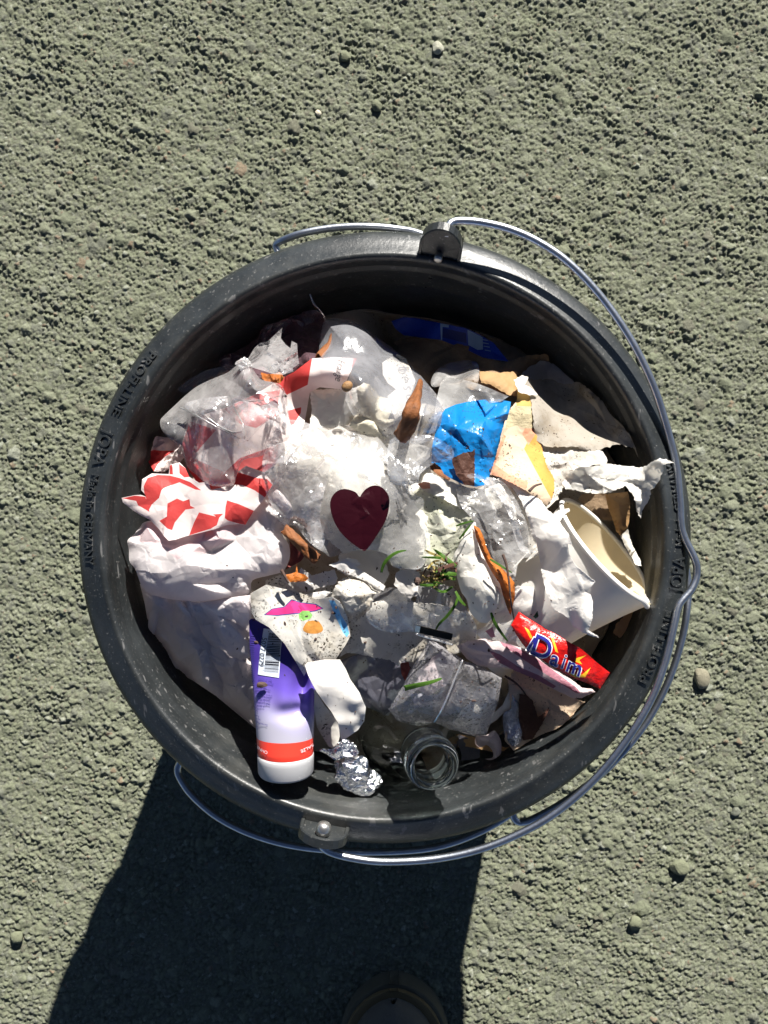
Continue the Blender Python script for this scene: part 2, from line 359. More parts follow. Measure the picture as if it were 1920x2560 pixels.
stone(1095, 118, .0050, (.33, .33, .26), 14, 'pale angular stone half set in the ground near the top centre')
stone(1840, 2030, .0044, G2, 16, 'small dark pebble at the right edge below the bucket')

# ---------------------------------------------------------------- bucket stack
def lathe(profile, n=160, mats=None, fm=None, close=False):
    v = []; f = []; mm = []
    k = len(profile)
    for i in range(n):
        a = 2 * PI * i / n; ca, sa = math.cos(a), math.sin(a)
        for r, z in profile: v.append((CEN.x + r * ca, CEN.y + r * sa, z))
    for i in range(n):
        j = (i + 1) % n
        for s in range(k - 1):
            f.append((i * k + s, j * k + s, j * k + s + 1, i * k + s + 1)); mm.append(fm[s] if fm else 0)
    return v, f, mm
# rim profile, r and z relative to the crest; outside flange bottom -> crest -> inner wall
RP = [(.1395, -.030), (.1435, -.029), (.1542, -.028), (.1558, -.026), (.1563, -.016), (.1561, -.0105), (.1552, -.0080), (.1532, -.0058), (.1492, -.0037), (.1450, -.0018), (.1432, -.0004), (.1420, 0.0), (.1408, -.0004), (.1398, -.0018), (.1392, -.0042), (.1388, -.0085)]
def rimz(r):
    pts = sorted((a, b) for a, b in RP if b > -.011 and a > .1415)
    return float(np.interp(r, [p[0] for p in pts], [p[1] for p in pts]))
H_B = .240
def wall_r(z): return .1362 - .118 * max(0., -(z + .012)) / 1.0   # inner wall radius at depth z (negative)
def make_bucket(rim, lettering):
    RP = globals()['RP'] if lettering else [(min(r_, .1468), z_) for r_, z_ in globals()['RP'] if z_ < -.006]
    base = rim - H_B
    w = thing('bucket', '', 'bucket', (CEN.x, CEN.y, base))
    prof = [(.0, base + .0), (.104, base), (.108, base + .002), (.1100, base + .008)] + [(.1100 + (.1395 - .1100) * t, base + .008 + (H_B - .008 - .030) * t) for t in (.1, .3, .5, .7, .9, 1.)]
    prof = [(max(r, .0005), z) for r, z in prof]
    inner = [(.1384, rim - .010), (.1372, rim - .0115), (.1364, rim - .014), (.1350, rim - .028), (.1345, rim - .0286)] + [(min(.1335, wall_r(-d)), rim - d) for d in (.04, .06, .1, .15, .2, H_B - .006)] + [(.06, base + .004), (.0005, base + .004)]
    if not lettering: inner = inner[3:]
    v, f, mm = lathe(prof + [(a, rim + b) for a, b in RP[1:]] + inner, 200)
    link('bucket_shell', mesh(v, f, M['bucket']), w)
    return w
def ringpt(ang, r, z): return Vector((CEN.x + r * math.cos(ang), CEN.y + r * math.sin(ang), z))
def text_mesh(s, size, extrude=0., bevel=0., maxlen=None, shear=0., spacing=1., offset=0.):
    cu = bpy.data.curves.new('t', 'FONT'); cu.body = s; cu.size = size; cu.extrude = extrude; cu.bevel_depth = bevel; cu.shear = shear
    cu.align_x = 'CENTER'; cu.align_y = 'CENTER'; cu.space_character = spacing; cu.offset = offset; cu.resolution_u = 4
    o = bpy.data.objects.new('t', cu); COL.objects.link(o)
    bpy.context.view_layer.update()
    dg = bpy.context.evaluated_depsgraph_get(); me = bpy.data.meshes.new_from_object(o.evaluated_get(dg))
    bpy.data.objects.remove(o); bpy.data.curves.remove(cu)
    if maxlen:
        bm = bmesh.new(); bm.from_mesh(me); bmesh.ops.triangulate(bm, faces=bm.faces)
        for _ in range(5):
            e = [e for e in bm.edges if e.calc_length() > maxlen]
            if not e: break
            bmesh.ops.subdivide_edges(bm, edges=e, cuts=1); bmesh.ops.triangulate(bm, faces=[q for q in bm.faces if len(q.verts) > 3])
        bm.to_mesh(me); bm.free()
    return me
def rim_text(s, a0, a1, r0, h, parent, rim, name='lettering'):
    """raised lettering round the rim, read counter-clockwise with its tops towards the centre"""
    me = text_mesh(s, h * 1.38, .0007, .0001, .0012)
    xs = [v.co.x for v in me.vertices]; x0, x1 = min(xs), max(xs)
    for v in me.vertices:
        a = a0 + (a1 - a0) * (v.co.x - x0) / (x1 - x0); r = r0 - v.co.y
        v.co = ringpt(a, r, rim + rimz(r) + .0002 + v.co.z)
    me.materials.clear(); me.materials.append(M['bucket']); link(name, me, parent)
def sweep(pts, rad, n=10, sub=6, mat=None, taper=False, closed_ends=True):
    P = []
    k = len(pts)
    for i in range(k - 1):
        p0 = pts[max(i - 1, 0)]; p1 = pts[i]; p2 = pts[i + 1]; p3 = pts[min(i + 2, k - 1)]
        for s in range(sub):
            t = s / sub
            P.append(.5 * ((2 * p1) + (p2 - p0) * t + (2 * p0 - 5 * p1 + 4 * p2 - p3) * t * t + (3 * p1 - p0 - 3 * p2 + p3) * t ** 3))
    P.append(pts[-1]); v = []; f = []; up = Vector((0, 0, 1)); L = len(P)
    for i, p in enumerate(P):
        t = (P[min(i + 1, L - 1)] - P[max(i - 1, 0)]).normalized()
        s = t.cross(up); s = s.normalized() if s.length > .05 else t.cross(Vector((1, 0, 0))).normalized()
        u = s.cross(t).normalized(); r = rad(i / (L - 1)) if callable(rad) else rad
        for j in range(n):
            a = 2 * PI * j / n; v.append(p + (s * math.cos(a) + u * math.sin(a)) * r)
    for i in range(L - 1):
        for j in range(n): f.append((i * n + j, i * n + (j + 1) % n, (i + 1) * n + (j + 1) % n, (i + 1) * n + j))
    f.append(tuple(range(n))[::-1]); f.append(tuple((L - 1) * n + j for j in range(n)))
    return mesh(v, f, mat)
def make_ear(ang, parent, rim, lean, r0, width, height):
    t = Vector((-math.sin(ang), math.cos(ang), 0)); rd = Vector((math.cos(ang), math.sin(ang), 0)); up = Vector((0, 0, 1))
    upl = (up * math.cos(lean) + rd * math.sin(lean)).normalized(); out = rd * math.cos(lean) - up * math.sin(lean)
    o = ringpt(ang, r0, rim - .004)
    hw = width / 2
    def loop(k):   # outline scaled about its middle
        L = [(-hw * k * 1.02, -.004), (-hw * k, height * .35)]
        for i in range(13):
            a = PI - PI * i / 12; L.append((math.cos(a) * hw * k, height * .42 + math.sin(a) * (height * .58) * k))
        L += [(hw * k, height * .35), (hw * k * 1.02, -.004)]
        return L
    v = []; f = []
    th = .0052
    lays = [(1.0, th), (1.0, .0006), (.96, 0.), (.86, 0.), (.83, .0009), (.3, .0009)]
    for k, d in lays:
        for a, b in loop(k): v.append(o + t * a + upl * b + out * d)
    n = len(loop(1))
    for s in range(len(lays) - 1):
        for i in range(n - 1): f.append((s * n + i, s * n + i + 1, (s + 1) * n + i + 1, (s + 1) * n + i))
        f.append((s * n + n - 1, s * n, (s + 1) * n, (s + 1) * n + n - 1))
    f.append(tuple((len(lays) - 1) * n + i for i in range(n))[::-1]); f.append(tuple(range(n)))
    me = mesh(v, f, M['bucket'], smooth=False); e = link('handle_lug', me, parent)
    return e, o, t, upl, out
def disc_bolt(o, ax, r, L, parent, name, dome):
    prof = [(0, L + (r * .35 if dome else 0)), (r * .45, L + (r * .28 if dome else 0)), (r * .8, L + (r * .08 if dome else -.0001)), (r, L - r * .25), (r * 1.02, L * .5), (r * .9, 0), (r * .7, -.0002), (r * .7, -.004)]
    x = ax.orthogonal().normalized(); y = ax.cross(x); v = []; f = []; n = 20; k = len(prof)
    for i in range(n):
        a = 2 * PI * i / n
        for rr, z in prof: v.append(o + (x * math.cos(a) + y * math.sin(a)) * max(rr, 1e-5) + ax * z)
    for i in range(n):
        j = (i + 1) % n
        for s in range(k - 1): f.append((i * k + s, j * k + s, j * k + s + 1, i * k + s + 1))
    return link(name, mesh(v, f, M['bolt']), parent)

R1, R2, R3 = RIM, RIM - .015, RIM - .030
bk = make_bucket(R1, True)
bk['label'] = 'black bucket full of litter, topmost of its stack, with raised lettering on its rim'
bk2 = make_bucket(R2, False); bk2['label'] = 'middle black bucket of the stack, its wire handle hooked at the lower right'
bk3 = make_bucket(R3, False); bk3['label'] = 'lowest black bucket of the stack, its dark wire handle curving out at the lower left'
for b in (bk, bk2, bk3): b['group'] = 'stacked black buckets'
r_ = math.radians
TR = .1492
for s, a0, a1, hh in (('PROFI-LINE', 141.2, 155.4, .0052), ('JOPA', 158.6, 166., .0068), ('Made in GERMANY', 167.6, 185.4, .0048),
                      ('PROFI-LINE', -29.3, -14.4, .0056), ('JOPA', -10.6, -3.6, .0070), ('Made in GERMANY', -1.6, 14.4, .0050)):
    rim_text(s, r_(a0), r_(a1), TR, hh, bk, R1)
e1, o1, t1, u1, x1 = make_ear(r_(78.9), bk, R1, r_(26), .1408, .0215, .0250)
disc_bolt(o1 + u1 * .0068 - t1 * -.0002, -x1, .0021, .0040, e1, 'bolt', False)
e2, o2, t2, u2, x2 = make_ear(r_(258.4), bk, R1, r_(12), .1455, .0245, .018)
disc_bolt(o2 + u2 * .013, -x2, .0036, .0052, e2, 'bolt', True)
# wires; each point is a photo direction with its own height
WR = .0020
def wire(pts, parent, name='wire_handle', r=WR):
    P = [W(*p) for p in pts]; return link(name, sweep(P, r, 12, 7, M['wire']), parent)
wire([(1118, 590, .012), (1121, 566, .014), (1134, 554, .013), (1165, 552, .012), (1210, 557, .011), (1275, 573, .010), (1345, 604, .009), (1420, 655, .008), (1500, 738, .006), (1575, 845, .004), (1630, 955, .002), (1665, 1060, -.001),
      (1690, 1160, -.003), (1700, 1250, -.003), (1703, 1310, -.003), (1712, 1345, -.003), (1738, 1400, -.003), (1742, 1438, -.003), (1728, 1475, -.002), (1698, 1512, -.001), (1686, 1560, 0), (1665, 1650, .001), (1625, 1755, .002), (1560, 1860, .002), (1480, 1955, .001), (1385, 2035, 0),
      (1290, 2088, -.001), (1190, 2126, -.002), (1080, 2148, -.003), (960, 2154, -.003), (880, 2145, -.003), (825, 2130, -.002), (802, 2112, 0), (797, 2085, .003)], bk)
zb = -.034
wire([(700, 640, zb), (690, 612, zb), (715, 597, zb + .004), (760, 582, zb + .006), (830, 570, zb + .006), (910, 566, zb + .006), (990, 572, zb + .004), (1060, 588, zb)] + [(958 + 728 * math.cos(math.radians(q)), 1340 - 728 * math.sin(math.radians(q)), zb) for q in (72, 62, 50, 38, 26, 14, 6)] + [(1700, 1340, zb),
      (1720, 1450, zb), (1717, 1530, zb + .002), (1702, 1610, zb + .002), (1668, 1710, zb + .002), (1610, 1815, zb + .002), (1520, 1920, zb + .002), (1420, 1998, zb + .002), (1340, 2044, zb + .002), (1305, 2056, zb), (1287, 2048, zb), (1282, 2028, zb)], bk2)
zc = -.056
wire([(452, 1905, zc), (444, 1922, zc), (450, 1945, zc), (480, 1988, zc), (540, 2040, zc), (620, 2082, zc), (720, 2112, zc), (830, 2126, zc), (960, 2130, zc), (1090, 2118, zc), (1200, 2080, zc), (1300, 2020, zc), (1420, 1930, zc), (1510, 1830, zc), (1580, 1700, zc), (1620, 1560, zc), (1632, 1400, zc)], bk3)
for bkt, rim, aa in ((bk2, R2, (112, 295)), (bk3, R3, (228, 20))):
    for a in aa: make_ear(r_(a), bkt, rim - .030, r_(2), .1445, .02, .014)
# ---------------------------------------------------------------- litter: sheets that lie on the heap
HP = np.array([(900, 1250, .002), (750, 1150, -.004), (640, 1080, -.010), (520, 1050, -.020), (400, 1120, -.026), (330, 1250, -.022), (420, 1300, -.020), (560, 1300, -.010), (380, 1420, -.018), (500, 1450, -.010), (620, 1420, -.008),
      (430, 1620, -.034), (560, 1680, -.030), (640, 1800, -.034), (720, 1860, -.036), (850, 1950, -.045), (1000, 1950, -.06), (1130, 1950, -.05), (1300, 1850, -.040), (1420, 1780, -.030), (1480, 1700, -.024), (1250, 1700, -.020), (1100, 1700, -.016),
      (950, 1700, -.020), (850, 1620, -.010), (720, 1560, -.008), (900, 1480, -.001), (1050, 1450, .001), (1150, 1300, .001), (1300, 1250, -.002), (1250, 1450, -.002), (1400, 1450, -.012), (1540, 1450, -.020), (1600, 1350, -.024), (1560, 1200, -.016),
      (1450, 1150, -.012), (1600, 1100, -.030), (1500, 1040, -.044), (1400, 960, -.055), (1300, 1050, -.014), (1200, 1080, -.004), (1200, 980, -.020), (1150, 880, -.062), (1000, 830, -.070), (1000, 930, -.035), (900, 860, -.036), (800, 830, -.042),
      (700, 820, -.046), (600, 860, -.048), (560, 920, -.034), (640, 960, -.016), (780, 930, -.012), (880, 960, -.010), (1050, 1050, -.006), (480, 960, -.036), (440, 1040, -.036)], dtype=float)
def heap(px, py):
    px = np.asarray(px, float); py = np.asarray(py, float)
    d2 = (px[..., None] - HP[:, 0]) ** 2 + (py[..., None] - HP[:, 1]) ** 2 + 900.
    w = 1 / d2 ** 1.8
    return (w * HP[:, 2]).sum(-1) / w.sum(-1)
def idw(px, py, pts, e=1.5, soft=200.):
    P = np.array(pts, float); d2 = (px[..., None] - P[:, 0]) ** 2 + (py[..., None] - P[:, 1]) ** 2 + soft
    w = 1 / d2 ** e; return (w * P[:, 2]).sum(-1) / w.sum(-1)
def pip(px, py, poly):
    ins = np.zeros(px.shape, bool); n = len(poly); j = n - 1
    for i in range(n):
        xi, yi = poly[i][:2]; xj, yj = poly[j][:2]
        c = ((yi > py) != (yj > py)) & (px < (xj - xi) * (py - yi) / ((yj - yi) + 1e-12) + xi)
        ins ^= c; j = i
    return ins
def edist(px, py, poly):
    d = np.full(px.shape, 1e9); n = len(poly)
    for i in range(n):
        ax, ay = poly[i][:2]; bx, by = poly[(i + 1) % n][:2]; dx, dy = bx - ax, by - ay; L = dx * dx + dy * dy + 1e-9
        t = np.clip(((px - ax) * dx + (py - ay) * dy) / L, 0, 1); d = np.minimum(d, np.hypot(px - ax - t * dx, py - ay - t * dy))
    return d
class Facets:
    """crumple relief: random heights joined by flat triangles, so folds are sharp"""
    def __init__(s, box, sp, seed, aniso=None):
        r = np.random.RandomState(seed); x0, y0, x1, y1 = box; x0 -= sp; y0 -= sp; x1 += sp; y1 += sp
        n = max(6, int((x1 - x0) * (y1 - y0) / (sp * sp))); n = min(n, 1100)
        p = np.stack([r.uniform(x0, x1, n), r.uniform(y0, y1, n)], 1)
        p = np.concatenate([p, [(x0 - 9, y0 - 9), (x1 + 9, y0 - 9), (x1 + 9, y1 + 9), (x0 - 9, y1 + 9)]]); h = r.uniform(-1, 1, len(p))
        ang = r.uniform(0, PI) if aniso is None else aniso[0]; k = 1. if aniso is None else aniso[1]
        s.c, s.s, s.k = math.cos(ang), math.sin(ang), k
        q = [Vector(s.tf(a, b)) for a, b in p]
        ov, oe, of, om, *_ = geometry.delaunay_2d_cdt(q, [], [], 0, 1e-6)
        s.P = np.array([tuple(v) for v in ov]); s.h = np.array([h[m[0]] for m in om]); s.T = np.array([f for f in of])
    def tf(s, x, y): return (x * s.c + y * s.s, (-x * s.s + y * s.c) * s.k)
    def __call__(s, px, py):
        x, y = s.tf(px, py); out = np.zeros(np.shape(x)); A, B, C = (s.P[s.T[:, i]] for i in range(3)); ha, hb, hc = (s.h[s.T[:, i]] for i in range(3))
        xf = np.ravel(x); yf = np.ravel(y); o = np.zeros(xf.shape)
        det = (B[:, 1] - C[:, 1]) * (A[:, 0] - C[:, 0]) + (C[:, 0] - B[:, 0]) * (A[:, 1] - C[:, 1])
        for t in range(len(s.T)):
            lo = np.minimum(np.minimum(A[t], B[t]), C[t]); hi = np.maximum(np.maximum(A[t], B[t]), C[t])
            m = np.nonzero((xf >= lo[0]) & (xf <= hi[0]) & (yf >= lo[1]) & (yf <= hi[1]))[0]
            if not len(m): continue
            X, Y = xf[m], yf[m]
            l1 = ((B[t, 1] - C[t, 1]) * (X - C[t, 0]) + (C[t, 0] - B[t, 0]) * (Y - C[t, 1])) / det[t]
            l2 = ((C[t, 1] - A[t, 1]) * (X - C[t, 0]) + (A[t, 0] - C[t, 0]) * (Y - C[t, 1])) / det[t]
            l3 = 1 - l1 - l2; k = (l1 > -1e-6) & (l2 > -1e-6) & (l3 > -1e-6)
            o[m[k]] = (l1 * ha[t] + l2 * hb[t] + l3 * hc[t])[k]
        return o.reshape(np.shape(x))
def smoothpoly(poly, n=4):
    out = []; L = len(poly); P = [np.array(p[:2], float) for p in poly]
    for i in range(L):
        p0, p1, p2, p3 = P[i - 1], P[i], P[(i + 1) % L], P[(i + 2) % L]
        for s in range(n):
            t = s / n; out.append(tuple(.5 * ((2 * p1) + (p2 - p0) * t + (2 * p0 - 5 * p1 + 4 * p2 - p3) * t * t + (3 * p1 - p0 - 3 * p2 + p3) * t ** 3)))
    return out
def tornpoly(poly, amp, seg, seed):
    r = random.Random(seed); out = []; L = len(poly)
    for i in range(L):
        a = poly[i][:2]; b = poly[(i + 1) % L][:2]; d = math.dist(a, b); n = max(1, int(d / seg))
        for k in range(n):
            t = k / n; nx, ny = -(b[1] - a[1]) / (d + 1e-6), (b[0] - a[0]) / (d + 1e-6); j = r.uniform(-amp, amp) if k else r.uniform(-amp, amp) * .3
            out.append((a[0] + (b[0] - a[0]) * t + nx * j, a[1] + (b[1] - a[1]) * t + ny * j))
    return out
SEED = [100]
def place(px, py, z, clamp=True):
    D = CAMD - z; x = (px - 960 + SH) * D / FPX + CX; y = (1280 - py) * D / FPX
    if clamp:
        rr = np.hypot(x - CEN.x, y - CEN.y); rm = np.where(z > -.0115, np.where(z > .001, 9, .1366 - .0), .1362 + .118 * (z + .012)) - .0012
        k = np.where(rr > rm, rm / np.maximum(rr, 1e-9), 1.); x = CEN.x + (x - CEN.x) * k; y = CEN.y + (y - CEN.y) * k
    return np.stack([x, y, RIM + z], -1)
def sheet(name, poly, mat, dz=0., cr=(.0022, .0008), sc=(70, 24), curl=(.0022, 13), bulge=(0, 50), z=None, paint=(), torn=0., smooth=False, step=3.6, thick=.00016,
          parent=None, label=None, cat=None, group=None, aniso=None, clamp=True, zf=None, hole=None, curlup=None, seed=None, kind=None, flat=True):
    """a sheet of paper or film: outline in photo directions, heights above the heap (dz, z points), folded by facets"""
    SEED[0] += 7; seed = seed or SEED[0]
    if smooth: poly = smoothpoly(poly)
    if torn: poly = tornpoly(poly, torn, max(3.5, torn * 2.2), seed)
    poly = [tuple(p[:2]) for p in poly]
    xs = [p[0] for p in poly]; ys = [p[1] for p in poly]; box = (min(xs), min(ys), max(xs), max(ys))
    if zf is None:
        Fs = [(a, Facets(box, s, seed + i * 13, aniso if i == 0 else None)) for i, (a, s) in enumerate(zip(tuple(cr) + (cr[1] * .26,), tuple(sc) + (sc[1] * .5,))) if a]
        rnd = np.random.RandomState(seed); ph = rnd.uniform(0, 6, 6)
        def zf(px, py):
            zz = heap(px, py) + dz if z is None else (idw(px, py, z) + dz)
            for kf, (a, F) in enumerate(Fs): zz = zz + a * ((.62, .5, .8) if thick else (.85, .42, .6))[kf] * F(px + 4 * np.sin(py / 23 + ph[0]), py + 4 * np.sin(px / 21 + ph[1]))
            d = edist(px, py, poly)
            if curl[0]: zz = zz - curl[0] * np.exp(-d / curl[1]) * (.15 + .95 * np.sin(px / 37 + ph[4] + 1.3 * np.sin(py / 29 + ph[5])) * np.cos(py / 43 + ph[2]) + (.5 if bulge[0] else 0))
            if bulge[0]: zz = zz + bulge[0] * (1 - np.exp(-d / bulge[1]))
            if curlup:
                for cx, cy, rr, hh in curlup: zz = zz + hh * np.exp(-((px - cx) ** 2 + (py - cy) ** 2) / (rr * rr))
            return zz
    # constrained triangulation with colour regions kept as real edges
    V = []; E = []
    def addloop(pl):
        b = len(V)
        for i in range(len(pl)):
            a = pl[i]; c = pl[(i + 1) % len(pl)]; d = math.dist(a, c); n = max(1, int(d / (step * 1.6)))
            for k in range(n): V.append(Vector((a[0] + (c[0] - a[0]) * k / n, a[1] + (c[1] - a[1]) * k / n)))
        for i in range(b, len(V)): E.append((i, i + 1 if i + 1 < len(V) else b))
    addloop(poly)
    for m, pl in paint: addloop(pl)
    if hole: addloop(hole)
    gx, gy = np.meshgrid(np.arange(box[0], box[2], step), np.arange(box[1], box[3], step * .87)); r = np.random.RandomState(seed)
    gx = gx + (np.arange(gx.shape[0])[:, None] % 2) * step * .5 + r.uniform(-.2, .2, gx.shape) * step; gy = gy + r.uniform(-.2, .2, gy.shape) * step
    gx = gx.ravel(); gy = gy.ravel(); k = pip(gx, gy, poly); gx = gx[k]; gy = gy[k]
    k = edist(gx, gy, poly) > step * .45; gx = gx[k]; gy = gy[k]
    V += [Vector((float(a), float(b))) for a, b in zip(gx, gy)]
    ov, oe, of, *_ = geometry.delaunay_2d_cdt(V, E, [], 0, 1e-5)
    P = np.array([tuple(v) for v in ov]); T = np.array([f for f in of if len(f) == 3])
    c = P[T].mean(1); k = pip(c[:, 0], c[:, 1], poly)
    if hole: k &= ~pip(c[:, 0], c[:, 1], hole)
    T = T[k]; c = c[k]
    mats = [mat]; fm = np.zeros(len(T), int)
    for m, pl in paint:
        if m not in mats: mats.append(m)
        fm[pip(c[:, 0], c[:, 1], pl)] = mats.index(m)
    used = np.unique(T); re = np.full(len(P), -1); re[used] = np.arange(len(used)); P = P[used]; T = re[T]
    # face up
    a, b, cc = P[T[:, 0]], P[T[:, 1]], P[T[:, 2]]; cr_ = (b[:, 0] - a[:, 0]) * (cc[:, 1] - a[:, 1]) - (b[:, 1] - a[:, 1]) * (cc[:, 0] - a[:, 0])
    T = np.where((cr_ > 0)[:, None], T[:, ::-1], T)
    zz = zf(P[:, 0], P[:, 1]); co = place(P[:, 0], P[:, 1], zz, clamp)
    me = mesh(co, T, mats, not flat, fm)
    o = link(name, me, parent)
    if thick:
        md = o.modifiers.new('thickness', 'SOLIDIFY'); md.thickness = thick; md.offset = -1
    tag(o, label, cat, group, kind); o_z[o.name] = zf
    return o
o_z = {}
def T(o, L, C_, **k):   # label shorthand
    return tag(o, L, C_, k.get('group'))
def X(origin, scale, pts): return [(origin[0] + x / scale, origin[1] + y / scale) for x, y in pts]
C1 = ((280, 780), 3.318); C2 = ((680, 780), 3.318); C3 = ((1000, 780), 2.37); C4 = ((280, 1180), 3.318); C5 = ((680, 1180), 3.318); C6 = ((1130, 1180), 2.765)
K1 = ((580, 1480), 4.1475); K2 = ((880, 1480), 3.318)
def c1(*p): return X(*C1, p)
def c2(*p): return X(*C2, p)
def c3(*p): return X(*C3, p)
def c4_(*p): return X(*C4, p)
def c5(*p): return X(*C5, p)
def c6(*p): return X(*C6, p)
def k1(*p): return X(*K1, p)
def k2(*p): return X(*K2, p)
def decal_text(s, px, py, ang, size_px, zf, mat, parent, name='lettering', lift=.0006, shear=0., spacing=1., bold=0., mirror=False, stretch=1.):
    me = text_mesh(s, 1., 0., 0., .12, shear, spacing, bold)
    n = len(me.vertices); co = np.empty(n * 3); me.vertices.foreach_get('co', co); co = co.reshape(-1, 3)
    x = co[:, 0] * size_px * stretch; y = -co[:, 1] * size_px; ca, sa = math.cos(ang), math.sin(ang)
    X_ = px + x * ca - y * sa; Y_ = py + x * sa + y * ca
    z = zf(X_, Y_) + lift; co = place(X_, Y_, z, False); me.vertices.foreach_set('co', co.astype(np.float32).ravel()); me.update()
    me.materials.clear(); me.materials.append(mat); return link(name, me, parent)
def ribbon(pts, wpx, mat, name, z=None, dz=.004, parent=None, label=None, cat=None, group=None, keel=.0006, sub=5, prof=None):
    """a blade: tapering strip with a keel, along photo points; optional third value = height over the heap"""
    P = []; k = len(pts); A = [np.array((p[0], p[1], p[2] if len(p) > 2 else dz), float) for p in pts]
    for i in range(k - 1):
        p0, p1, p2, p3 = A[max(i - 1, 0)], A[i], A[i + 1], A[min(i + 2, k - 1)]
        for s in range(sub):
            t = s / sub; P.append(.5 * ((2 * p1) + (p2 - p0) * t + (2 * p0 - 5 * p1 + 4 * p2 - p3) * t * t + (3 * p1 - p0 - 3 * p2 + p3) * t ** 3))
    P.append(A[-1]); P = np.array(P); h = heap(P[:, 0], P[:, 1]) + P[:, 2]
    Q = [Vector(q) for q in place(P[:, 0], P[:, 1], h)]; v = []; f = []; L = len(Q); D = CAMD
    for i, q in enumerate(Q):
        t = (Q[min(i + 1, L - 1)] - Q[max(i - 1, 0)]).normalized(); s = t.cross(Vector((.15, .1, 1))).normalized(); u = s.cross(t)
        w = wpx * D / FPX * .5 * ((prof(i / (L - 1))) if prof else (math.sin(PI * min(1, (i / (L - 1)) * .9 + .12)) ** .6))
        v += [q - s * w, q - u * keel, q + s * w]
    for i in range(L - 1): f += [(i * 3, i * 3 + 1, i * 3 + 4, i * 3 + 3), (i * 3 + 1, i * 3 + 2, i * 3 + 5, i * 3 + 4)]
    o = link(name, mesh(v, f, mat), parent); md = o.modifiers.new('thickness', 'SOLIDIFY'); md.thickness = .00018
    return tag(o, label, cat, group)
def stick(pts, r, mat, name, parent=None, label=None, cat=None, group=None):
    P = np.array(pts, float); h = heap(P[:, 0], P[:, 1]) + P[:, 2]; Q = [Vector(q) for q in place(P[:, 0], P[:, 1], h)]
    return tag(link(name, sweep(Q, lambda t: r * (1 - .5 * t), 8, 5, mat), parent), label, cat, group)
def rolled(pts, rpx, mat, name, label, cat='leaf', group=None, arc=5.2, turn=0., seed=1, parent=None):
    """a leaf rolled into a tube along photo points (px, py, height); rpx(t) gives the radius"""
    r = random.Random(seed); P = np.array(pts, float); h = heap(P[:, 0], P[:, 1]) + P[:, 2]; A = [Vector(q) for q in place(P[:, 0], P[:, 1], h)]
    Q = []; k = len(A)
    for i in range(k - 1):
        p0, p1, p2, p3 = A[max(i - 1, 0)], A[i], A[i + 1], A[min(i + 2, k - 1)]
        for s in range(9):
            t = s / 9; Q.append(.5 * ((2 * p1) + (p2 - p0) * t + (2 * p0 - 5 * p1 + 4 * p2 - p3) * t * t + (3 * p1 - p0 - 3 * p2 + p3) * t ** 3))
    Q.append(A[-1]); L = len(Q); v = []; f = []; n = 22; ph = [r.uniform(0, 6) for _ in range(4)]
    for i, q in enumerate(Q):
        t = i / (L - 1); d = (Q[min(i + 1, L - 1)] - Q[max(i - 1, 0)]).normalized(); s = d.cross(Vector((0, 0, 1))).normalized(); u = s.cross(d)
        R = rpx(t) * CAMD / FPX
        for j in range(n):
            a = turn + arc * (j / (n - 1) - .5) * (1 + .1 * math.sin(t * 7 + ph[0])); rr = R * (1 + .16 * math.sin(a * 3 + t * 9 + ph[1]) + .07 * math.sin(a * 7 - t * 23 + ph[2]) + .12 * (j / n))
            v.append(q + s * math.sin(a) * rr + u * math.cos(a) * rr + d * R * .25 * math.sin(a * 2 + ph[3]) * (1 if i in (0, L - 1) else .3))
    for i in range(L - 1):
        for j in range(n - 1): f.append((i * n + j, i * n + j + 1, (i + 1) * n + j + 1, (i + 1) * n + j))
    o = link(name, mesh(v, f, mat), parent); md = o.modifiers.new('thickness', 'SOLIDIFY'); md.thickness = .0004
    return tag(o, label, cat, group)

# ---- what fills the bucket below the visible layer
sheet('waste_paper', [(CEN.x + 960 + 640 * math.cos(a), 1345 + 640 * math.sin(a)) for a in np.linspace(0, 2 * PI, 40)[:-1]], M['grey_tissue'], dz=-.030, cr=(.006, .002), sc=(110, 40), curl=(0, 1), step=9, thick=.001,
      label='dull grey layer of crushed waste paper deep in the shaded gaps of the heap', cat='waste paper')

# ---- top left: dark film
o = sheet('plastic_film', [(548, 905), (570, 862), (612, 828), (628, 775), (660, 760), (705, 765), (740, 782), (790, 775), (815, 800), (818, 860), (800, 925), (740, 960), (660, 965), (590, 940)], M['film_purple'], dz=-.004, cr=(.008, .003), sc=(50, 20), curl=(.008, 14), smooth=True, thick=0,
      label='dark purplish crumpled plastic film in the shade at the upper left of the heap', cat='plastic film')
stick([(775, 735, .026), (785, 760, .024), (800, 775, .022), (812, 795, .018), (808, 820, .010)], .0005, M['film_grey'], 'plastic_strand', None, 'thin curved translucent strand sticking up above the dark purplish film', 'plastic strand')
